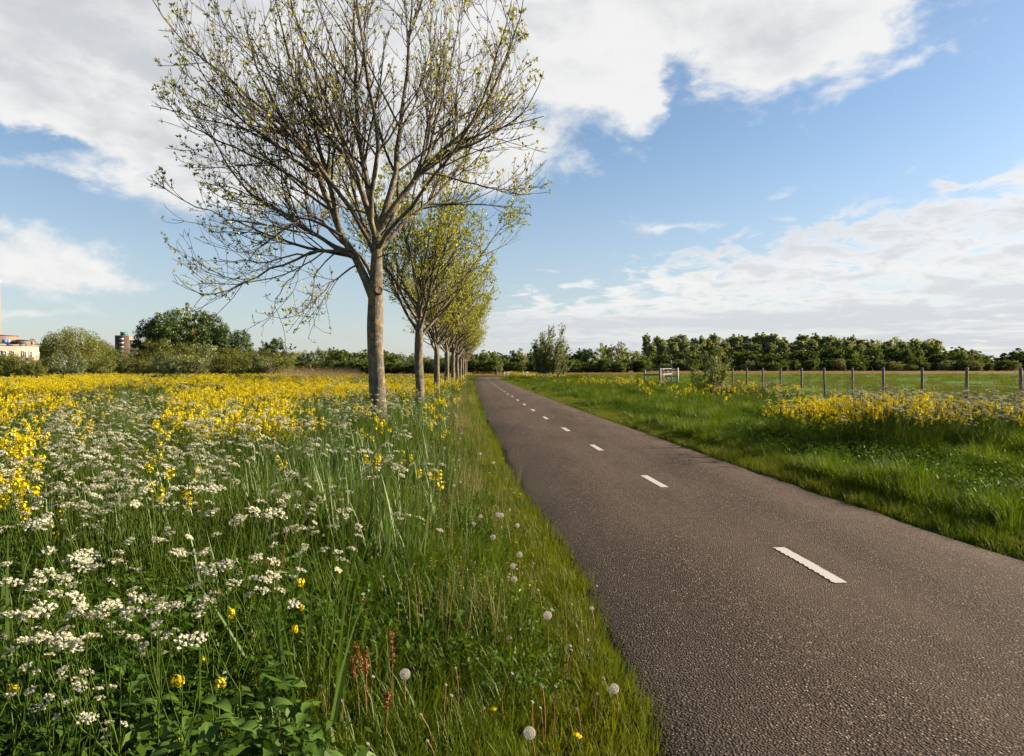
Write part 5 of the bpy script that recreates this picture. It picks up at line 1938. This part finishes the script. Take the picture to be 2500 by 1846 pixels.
# single big umbels standing out near the camera: (column, row, height) in the 2237-wide view
NEARP = [(130, 1268, .84), (168, 1250, .86), (282, 1310, .84), (236, 1242, .84), (310, 1185, .86), (440, 1198, .84), (428, 1262, .80), (532, 1278, .78), (541, 1145, .84), (702, 1160, .80),
         (718, 1230, .74), (96, 1440, .62), (150, 1392, .66), (60, 1500, .56), (116, 1542, .52), (20, 1236, .84), (340, 1332, .78), (365, 1352, .74), (206, 1592, .46), (24, 1330, .78), (640, 1190, .78), (250, 1090, .86), (400, 1085, .86)]
nx2, ny2, ns2 = [], [], []
for xv_, yv_, h_ in NEARP:
    X, Y = from_px(xv_ * 1.11757, yv_ * 1.11757, h_)
    nx2.append(X); ny2.append(Y); ns2.append(h_ / .90)
n_free = len(px_)
px_ = np.concatenate([px_, nx2]); py2 = np.concatenate([py2, ny2])
# right verge drifts
drx, dry_ = [], []
for cx_, cy2, sx2, sy2, n_ in ((8.2, 12.6, 1.2, .8, 190), (10.6, 13.8, 1.8, 1.0, 34), (5.9, 14.4, .8, .8, 18), (9.0, 25.5, 1.2, 1.2, 30), (13.5, 13.2, 1.6, 1.6, 22), (6.6, 42, 1.4, 2.0, 24), (3.3, 66, 1.1, 3.0, 40), (11, 21, 2.4, 1.2, 18), (2.2, 92, 1.2, 4, 26)):
    drx.append(VR.normal(cx_, sx2, n_)); dry_.append(VR.normal(cy2, sy2, n_))
drx, dry_ = np.concatenate(drx), np.concatenate(dry_)
ok = (drx > edge_r(np.clip(dry_, -5, 117)) + 1.0)
px_ = np.concatenate([px_, drx[ok]]); py2 = np.concatenate([py2, dry_[ok]])
ps = VR.uniform(.72, 1.12, len(px_)) * np.where(px_ > edge_r(np.clip(py2, -5, 117)), 1.12, 1.0)
ps *= np.where((py2 < 3.0), .82, 1.0)
ps[n_free:n_free + len(ns2)] = ns2
near = split_near(px_, py2, ps, 300)
pz = ground_z(px_, py2)
for i in np.where(near)[0]:
    v = int(VR.integers(0, len(PARS)))
    right = px_[i] > 3
    lab = place_label(px_[i], py2[i], 'cow parsley with white umbels')
    root = thing('cow_parsley', lab, 'flower', (px_[i], py2[i], pz[i]), 0, lab.replace(' with white umbels', ''), ps[i])
    root.rotation_euler = (VR.normal(0, .09), VR.normal(0, .09), VR.uniform(0, 6.28))
    new_obj('stem', PARS[v][0], root)
    for hme in PARS[v][1]:
        new_obj('umbel', hme, root)
far = ~near
put = lambda nm, T, xx, yy, zz, ss, lab: scatter(nm, T, np.stack([xx, yy, zz], axis=1), np.stack([VR.normal(0, .1, len(xx)), VR.normal(0, .1, len(xx)), VR.uniform(0, 6.28, len(xx))], axis=1), ss, VR.integers(0, len(T), len(xx)), label=lab, cat='flowers')
put('distant_cow_parsley', T_pars, px_[far], py2[far], pz[far], ps[far], 'mass of white cow parsley farther off in the meadow')

# yellow rape
x, y = bands([(3.0, 5, 26), (5, 9, 26), (9, 16, 26), (16, 32, 20), (32, 60, 9), (60, 95, 3.6)], left_x)
d = edge_l(np.clip(y, -5, 117)) - x
xvw, yvw = region(x, y)
pn = vnoise(x, y, .42, 41)
den = np.zeros_like(x)
den = np.where((y > 9) & (xvw < 770), np.clip((pn - .40) / .16, 0.04, 1) * .95, den)
den = np.where((y > 9) & (y < 22) & (xvw > 370) & (xvw < 640), np.clip(1.9 * pn + .1, 0, 1), den)
den = np.where((y > 18) & (xvw >= 770), np.clip(1.6 * pn - .55, 0, .55), den)
den = np.where((xvw < 120 + VR.normal(0, 25, len(x))) & (y > 3.8) & (y < 8.5), np.clip(1.5 * pn + .35, .2, 1), den)
den = np.where((xvw > 100) & (y < 9) & (d > 1.0), .018, den)
den = np.where((y >= 9) & (y < 16) & (xvw > 640) & (d > .8), .09, den)
keep = (VR.random(len(x)) < den * .78) & in_view(x, y) & (d > .8)
rx, ry = x[keep], y[keep]
drx, dry_ = [], []
for cx_, cy2, sx2, sy2, n_ in ((6.8, 13.4, .85, 1.0, 240), (8.3, 13.6, .8, .9, 110), (9.9, 13.6, .8, .7, 18), (7.2, 25.4, 1.2, 1.0, 26), (9.4, 25.5, .9, .8, 26), (6.2, 44, 1.3, 2.4, 60), (7.4, 40, .9, 1.5, 30), (2.6, 80, 1.6, 7, 120), (.4, 108, 1.2, 5, 70), (-1, 141, 7, 1.5, 160), (-7.8, 112, 1.1, 6, 140), (-7.2, 96, .9, 6, 60)):
    drx.append(VR.normal(cx_, sx2, n_)); dry_.append(VR.normal(cy2, sy2, n_))
drx, dry_ = np.concatenate(drx), np.concatenate(dry_)
ok = path_dist(drx, dry_) > .8
rx = np.concatenate([rx, drx[ok]]); ry = np.concatenate([ry, dry_[ok]])
rs = VR.uniform(.78, 1.15, len(rx))
rs = np.where(rx > edge_r(np.clip(ry, -5, 117)), rs * 1.05, rs)
near = split_near(rx, ry, rs, 300)
rz_ = ground_z(rx, ry)
for i in np.where(near)[0]:
    v = int(VR.integers(0, len(RAPE)))
    right = rx[i] > 3
    root = thing('rape_plant', place_label(rx[i], ry[i], 'yellow flowering rape plant'), 'flower', (rx[i], ry[i], rz_[i]), 0, place_label(rx[i], ry[i], 'yellow rape'), rs[i])
    root.rotation_euler = (VR.normal(0, .08), VR.normal(0, .08), VR.uniform(0, 6.28))
    new_obj('stem', RAPE[v][0], root)
    for hme in RAPE[v][1]:
        new_obj('flower_head', hme, root)
far = ~near
put('distant_rape_flowers', T_rape, rx[far], ry[far], rz_[far], rs[far], 'mass of yellow rape farther off in the meadow')

# reeds: the tallest near shoots are things, the others a mass
s_ = VR.uniform(.75, 1.2, len(reed_x))
near = split_near(reed_x, reed_y, s_, 160)
rzz = ground_z(reed_x, reed_y)
for i in np.where(near)[0]:
    o = new_obj('reed_clump', T_reed[int(VR.integers(0, 4))], None, (reed_x[i], reed_y[i], rzz[i]), (VR.normal(0, .06), VR.normal(0, .06), VR.uniform(0, 6.28)), s_[i])
    tag(o, place_label(reed_x[i], reed_y[i], 'upright reed clump'), 'reed', place_label(reed_x[i], reed_y[i], 'reeds'))
far = ~near
put('distant_reeds', T_reed, reed_x[far], reed_y[far], rzz[far], s_[far], 'upright green reed blades farther off in the meadow')

# a few tall dead reed stems with brown plumes
for k_, (xv_, yv_, Y, H) in enumerate(((588, 792, 11, 1.75), (652, 800, 12.5, 1.6), (672, 796, 13, 1.62), (600, 830, 11.5, 1.4), (690, 830, 14, 1.35))):
    X = vx(xv_, Y); H = vz(yv_, Y)
    mb_ = MB(); rg_ = np.random.default_rng(600 + k_)
    tt = np.linspace(0, 1, 6)[:, None]
    q = tt * np.array([rg_.normal(0, .06), 0, H]) + tt ** 2 * np.array([.03, 0, 0])
    mb_.tubes(q, np.linspace(.004, .0022, 6), 4)
    root = thing('dead_reed', 'tall dead reed stem with a brown plume sticking out of the yellow flowers', 'reed', (X, Y, 0), 0, 'dead reeds with plumes')
    new_obj('stem', mb_.mesh('stem', M['dry']), root)
    mb_ = MB()
    n = 60
    f = rg_.random(n)
    pp = q[-1] + np.stack([rg_.normal(0, .012, n) + f * .05, rg_.normal(0, .012, n), -f * .16], axis=1)
    mb_.cards(pp, rg_.normal(size=(n, 3)), .03, 0, .5, rg_, 'leaf')
    new_obj('plume', mb_.mesh('plume', M['drypink']), root)


# ------------------------------------------------------------------ nettles in the near left corner
def nettle_leaf():
    mb_ = MB()
    n = 7
    t_ = np.linspace(0, 1, n)
    wd = .33 * np.sin(PI * np.clip(t_ * .92 + .06, 0, 1)) ** .8 * (1 - .35 * t_)
    wd[-1] = 0.0
    zz = .10 * np.sin(t_ * PI) - .30 * t_ ** 2
    V, F = [], []
    for i in range(n):
        sa = .045 * (i % 2)
        V += [(t_[i], -wd[i] - sa * (0 < i < n - 1), zz[i] + wd[i] * .35), (t_[i], 0, zz[i] - .02), (t_[i], wd[i] + sa * (0 < i < n - 1), zz[i] + wd[i] * .35)]
    # serrated outline: extra points between
    for i in range(n - 1):
        a = i * 3
        F += [(a, a + 3, a + 4, a + 1), (a + 1, a + 4, a + 5, a + 2)]
    mb_.add(V, F)
    return mb_.mesh('leaf', M['nettle'], True)


NL = nettle_leaf()
NR = np.random.default_rng(91)
nspots = []
for (uv, vv, h) in ((60, 1600, .30), (150, 1560, .34), (250, 1640, .26), (330, 1545, .38), (400, 1600, .34), (470, 1545, .38), (520, 1600, .33), (570, 1555, .36), (610, 1600, .33), (655, 1570, .34), (560, 1640, .28), (440, 1650, .26), (350, 1660, .24),
                    (300, 1500, .42), (590, 1440, .34), (225, 1440, .36), (1010, 1330, .28), (690, 1640, .26), (640, 1650, .24), (500, 1670, .22), (110, 1660, .24)):
    X, Y = from_px(uv * 1.11757, vv * 1.11757, h)
    nspots.append((X, Y, h))
for X, Y, h in nspots:
    root = thing('nettle_plant', 'leafy stinging nettle with broad toothed leaves near the camera', 'plant', (X, Y, float(ground_z(X, Y))), NR.uniform(0, 6.28), 'nettles close by')
    mb_ = MB()
    mb_.tubes(np.array([(0, 0, -.02), (.01, 0, h * .5), (.015, .01, h)]), np.array([.004, .0035, .002]), 5)
    new_obj('stem', mb_.mesh('stem', M['stem']), root)
    lev = 5
    for j in range(lev):
        z = h * (.28 + .72 * (j / (lev - 1)))
        s2 = (.145 - .065 * (j / (lev - 1)) ** 2) * NR.uniform(.85, 1.15)
        for q_ in range(2):
            a = j * PI / 2 + q_ * PI + NR.normal(0, .25)
            new_obj('leaf', NL, root, (.012, 0, z), (NR.normal(0, .12), NR.uniform(-.25, .2) - .15 * (j == lev - 1), a), s2)


# ------------------------------------------------------------------ dandelions, sorrel, litter by the path edge
def clock_meshes():
    rg_ = np.random.default_rng(70)
    hd = MB()
    n = 110
    i = np.arange(n)
    ph = np.arccos(1 - 2 * (i + .5) / n * .93); th = i * 2.39996
    D = np.stack([np.sin(ph) * np.cos(th), np.sin(ph) * np.sin(th), np.cos(ph)], axis=1)
    s1 = unit(np.cross(D, rg_.normal(size=D.shape)))
    Rr = .0225
    V = np.stack([D * .003 - s1 * .00022, D * .003 + s1 * .00022, D * Rr * .85 + s1 * .00022, D * Rr * .85 - s1 * .00022], axis=1)
    hd.add(V.reshape(-1, 3), np.arange(n)[:, None] * 4 + np.arange(4))
    s2 = np.cross(D, s1)
    for k_ in range(5):
        a = k_ * 2 * PI / 5
        r_ = s1 * math.cos(a) + s2 * math.sin(a)
        pr_ = -s1 * math.sin(a) + s2 * math.cos(a)
        b0 = D * Rr * .85
        e = D * Rr * 1.02 + r_ * .0062
        V = np.stack([b0 - pr_ * .0003, b0 + pr_ * .0003, e + pr_ * .0006, e - pr_ * .0006], axis=1)
        hd.add(V.reshape(-1, 3), np.arange(n)[:, None] * 4 + np.arange(4))
    core = MB()
    Vc = []
    for a in range(5):
        for b in range(8):
            p_ = (a + .5) / 5 * PI
            Vc.append((.0052 * math.sin(p_) * math.cos(b * PI / 4), .0052 * math.sin(p_) * math.sin(b * PI / 4), .0052 * math.cos(p_)))
    core.add(Vc, [(a * 8 + b, a * 8 + (b + 1) % 8, (a + 1) * 8 + (b + 1) % 8, (a + 1) * 8 + b) for a in range(4) for b in range(8)])
    return hd.mesh('seed_head', M['fluff']), core.mesh('core', M['seed'], True)


HD, CORE = clock_meshes()


def stalk_mesh(seed, h=1.0):
    rg_ = np.random.default_rng(seed)
    mb_ = MB()
    tt = np.linspace(0, 1, 6)[:, None]
    b = rg_.normal(0, .07, 2)
    q = tt * np.array([0, 0, 1.0]) + (tt * (1 - tt)) * np.array([b[0], b[1], 0]) * 2
    mb_.tubes(q, np.full(6, .0028 / .28 * .28), 5)
    return mb_


CLOCKS = [
    (987, 1651, .27, 1.0, 'round white dandelion clock on its own in the dark green herbs'),
    (1293, 1797, .22, 1.0, 'dandelion clock lowest in the picture, near the bottom edge'),
    (1501, 1687, .17, .95, 'flattened dandelion clock leaning out over the asphalt edge'),
    (1337, 1506, .26, 1.0, 'large dandelion clock on a pale green stalk in the mown edge'),
    (1446, 1488, .24, .5, 'half-blown little dandelion clock leaning over the asphalt'),
    (1268, 1356, .27, .95, 'topmost of three dandelion clocks standing close together by the path'),
    (1252, 1384, .24, .85, 'ragged middle one of three dandelion clocks by the path'),
    (1255, 1417, .22, .9, 'lowest of three dandelion clocks close together by the path'),
    (1243, 1564, .14, .7, 'small dandelion clock low in the dark grass'),
    (1215, 1258, .28, .95, 'left one of a touching pair of dandelion clocks'),
    (1224, 1259, .27, .9, 'right one of a touching pair of dandelion clocks'),
    (1173, 1262, .27, .85, 'single dandelion clock left of the touching pair'),
    (1172, 1108, .30, 1.1, 'dandelion clock among the dry stalks below the trees'),
    (1204, 1130, .27, .9, 'dandelion clock at the mown edge beside the dry stalks'),
    (1006, 1103, .34, .9, 'faint dandelion clock in the tall grass left of the dry stalks'),
    (1106, 1124, .32, .9, 'dandelion clock in front of the dry stalks'),
    (696, 1295, .48, .95, 'dandelion clock half hidden among the cow parsley'),
]
for i, (u, v, h, s2, lab) in enumerate(CLOCKS):
    X, Y = from_px(u, v, h)
    root = thing('dandelion_clock', lab, 'flower', (X, Y, float(ground_z(X, Y))), i * 1.7, 'dandelion clocks')
    z0 = float(ground_z(X, Y))
    st = stalk_mesh(700 + i)
    o = new_obj('stalk', st.mesh('stalk', M['redstem']), root); o.scale = (1, 1, h - z0 - .004)
    hd_ = new_obj('seed_head', HD, root, (0, 0, h - z0), None, s2 * .98)
    new_obj('core', CORE, hd_)

# more clocks strung along the mown edge farther on
DR = np.random.default_rng(55)
for i in range(18):
    Y = DR.uniform(5.0, 17); dd = DR.uniform(.25, 1.25); h = DR.uniform(.2, .34)
    X = float(edge_l(Y)) - dd
    z0 = float(ground_z(X, Y))
    root = thing('dandelion_clock', 'dandelion clock in the row along the mown edge farther up the path', 'flower', (X, Y, z0), i * 1.3, 'dandelion clocks farther along the edge')
    o = new_obj('stalk', stalk_mesh(1200 + i % 6).mesh('stalk', M['redstem']), root); o.scale = (1, 1, h - z0)
    hd_ = new_obj('seed_head', HD, root, (0, 0, h - z0), None, DR.uniform(.7, 1.0))
    new_obj('core', CORE, hd_)

# bare dandelion stalks: (photo column, row of tip, height)
bud = MB()
bud.cards(RNG.normal(0, .0022, (14, 3)), RNG.normal(size=(14, 3)), .0085, 0, .8)
BUD = bud.mesh('bare_head', M['fluff'])
STALKS = [(778, 1680, .26), (832, 1716, .24), (909, 1657, .3), (1088, 1678, .28), (1112, 1636, .3), (1101, 1704, .22), (1026, 1752, .22), (806, 1786, .2), (895, 1824, .2), (1042, 1817, .2), (612, 1546, .34), (898, 1445, .34), (886, 1462, .32), (971, 1476, .3),
          (1250, 1649, .26), (1357, 1682, .24), (1325, 1683, .25), (1300, 1720, .22), (1320, 1735, .22), (1410, 1737, .2), (1393, 1581, .24), (1396, 1592, .22), (1237, 1376, .26), (1241, 1412, .2), (1303, 1378, .27), (1309, 1420, .24), (1314, 1443, .22),
          (1140, 1295, .28), (1159, 1375, .24), (1124, 1362, .28), (1046, 1385, .26), (1205, 1238, .28), (1210, 1235, .3), (1216, 1240, .27), (1422, 1520, .16), (1436, 1566, .12), (1475, 1662, .18), (1460, 1700, .2), (934, 1410, .32), (866, 1348, .34), (1181, 1735, .2)]
for i, (u, v, h) in enumerate(STALKS):
    X, Y = from_px(u, v, h)
    z0 = float(ground_z(X, Y))
    root = thing('dandelion_stalk', 'bare brownish dandelion stalk with its seeds blown off', 'stalk', (X, Y, z0), i * 2.1, 'bare dandelion stalks')
    o = new_obj('stalk', stalk_mesh(800 + i).mesh('stalk', M['redstem']), root); o.scale = (.85, .85, h - z0)
    new_obj('bare_head', BUD, root, (0, 0, h - z0))

# yellow dandelion flowers low in the mown edge
yf = MB()
a = RNG.uniform(0, 2 * PI, 60); r_ = .014 * np.sqrt(RNG.random(60))
yf.cards(np.stack([np.cos(a) * r_, np.sin(a) * r_, .004 - 8 * r_ ** 2], axis=1), np.stack([np.cos(a) * r_ * 60, np.sin(a) * r_ * 60, np.full(60, 1.0)], axis=1), .009, 0, .7)
YF = yf.mesh('flower_head', M['yellow'])
for i, (u, v, h) in enumerate(((1246, 1193, .08), (1254, 1204, .08), (1268, 1207, .07), (1266, 1215, .07), (1290, 1431, .12), (1222, 1463, .12), (1205, 1737, .12), (1220, 1119, .1), (1228, 1120, .1), (1195, 1155, .12), (1172, 1045, .14), (1203, 1068, .1), (1160, 1370, .1), (1110, 1308, .14), (1125, 1276, .14), (1182, 1417, .1), (1260, 1327, .1), (1406, 1800, .14), (1413, 1806, .13))):
    X, Y = from_px(u, v, h)
    z0 = float(ground_z(X, Y))
    root = thing('dandelion_flower', 'small yellow dandelion flower in the mown grass edge', 'flower', (X, Y, z0), i, 'yellow dandelion flowers')
    o = new_obj('stalk', stalk_mesh(900 + i).mesh('stalk', M['stem']), root); o.scale = (.8, .8, h - z0)
    new_obj('flower_head', YF, root, (0, 0, h - z0))

# single rape flower heads standing in the near herbs
for i, (u, v, h, s2) in enumerate(((22, 1690, .44, 1.0), (428, 1668, .42, 1.0), (533, 1675, .40, .95), (418, 1812, .22, .9), (562, 1500, .55, .9), (715, 1540, .42, .8), (733, 1424, .48, .9), (734, 1486, .4, .6), (490, 1616, .4, .5))):
    X, Y = from_px(u, v, h)
    z0 = float(ground_z(X, Y))
    root = thing('rape_shoot', ['round yellow flower head at the left picture edge', 'yellow flower head above the nettles on a thin stem', 'yellow flower head right of the one above the nettles', 'low yellow flower head in the nettle leaves at the bottom',
                                'yellow flower head among the white umbels', 'small yellow flower head over a nettle leaf', 'yellow flower head beside a white umbel, middle of the picture', 'tiny yellow flower below the one beside a white umbel', 'tiny yellow flower above the nettles'][i], 'flower', (X, Y, z0), i * 1.3)
    o = new_obj('stalk', stalk_mesh(950 + i).mesh('stalk', M['stem']), root); o.scale = (1, 1, h - z0)
    hm = MB(); rg_ = np.random.default_rng(960 + i)
    n = 34
    dd = unit(rg_.normal(size=(n, 3)) + np.array([0, 0, .35]))
    hm.cards(dd * .021 * rg_.uniform(.55, 1.1, n)[:, None], dd + rg_.normal(0, .35, (n, 3)), .014, 0, 1.0, rg_, 'quad')
    hm.cards(rg_.normal(0, .007, (10, 3)), rg_.normal(size=(10, 3)), .009, 1, .6, rg_, 'leaf')
    new_obj('flower_head', hm.mesh('flower_head', [M['yellow'], M['bud']]), root, (0, 0, h - z0), None, s2)

# sorrel spikes
for i, (u, v, h, L_) in enumerate(((893, 1562, .46, .13), (957, 1545, .48, .14), (876, 1590, .42, .10), (892, 1594, .40, .10), (940, 1692, .34, .07), (657, 1360, .55, .16), (680, 1345, .5, .12), (672, 1020, .95, .12))):
    X, Y = from_px(u, v, h)
    z0 = float(ground_z(X, Y))
    rg_ = np.random.default_rng(980 + i)
    root = thing('sorrel_spike', ['bent reddish sorrel spike left of the lone dandelion clock', 'straight tall reddish sorrel spike above the lone dandelion clock', 'small sorrel spike at the left of the red group', 'second small sorrel spike in the red group',
                                  'short bright red sorrel tip left of the lone dandelion clock', 'rusty sorrel spike among the near cow parsley', 'thinner rusty sorrel spike among the near cow parsley', 'brown sorrel spike at the edge of the yellow flowers'][i], 'plant', (X, Y, z0), i * 1.1, 'sorrel spikes')
    H = h - z0
    tt = np.linspace(0, 1, 7)[:, None]
    q = tt * np.array([0, 0, H]) + tt ** 3 * np.array([-.05 if i == 0 else rg_.normal(0, .015), rg_.normal(0, .015), -.01])
    mb_ = MB(); mb_.tubes(q, np.linspace(.0026, .0014, 7), 4)
    new_obj('stem', mb_.mesh('stem', M['redstem']), root)
    mb_ = MB(); n = 90
    f = 1 - rg_.random(n) * (L_ / H)
    pp = np.stack([np.interp(f, tt[:, 0], q[:, j]) for j in range(3)], axis=1) + rg_.normal(0, .0055, (n, 3))
    mb_.cards(pp, rg_.normal(size=(n, 3)), .0075, 0, .8, rg_, 'quad')
    new_obj('seed_spike', mb_.mesh('seed_spike', M['sorrel']), root)

# a scrap of litter in the grass
X, Y = from_px(1166, 1296, .06)
mb_ = MB()
g_ = np.linspace(-.05, .05, 7)
gx_, gy_ = np.meshgrid(g_, g_ * .6)
gz_ = .02 * np.sin(gx_ * 90) * np.cos(gy_ * 130 + 1) + RNG.normal(0, .006, gx_.shape) + .02
ii = (np.arange(6)[:, None] * 7 + np.arange(6)[None]).ravel()
mb_.add(np.stack([gx_, gy_, gz_], axis=-1).reshape(-1, 3), np.stack([ii, ii + 1, ii + 8, ii + 7], axis=1))
o = new_obj('litter_scrap', mb_.mesh('litter_scrap', M['white_paint']), None, (X, Y, float(ground_z(X, Y)) + .05), .4)
tag(o, 'crumpled white scrap of litter in the grass beside the path', 'litter')
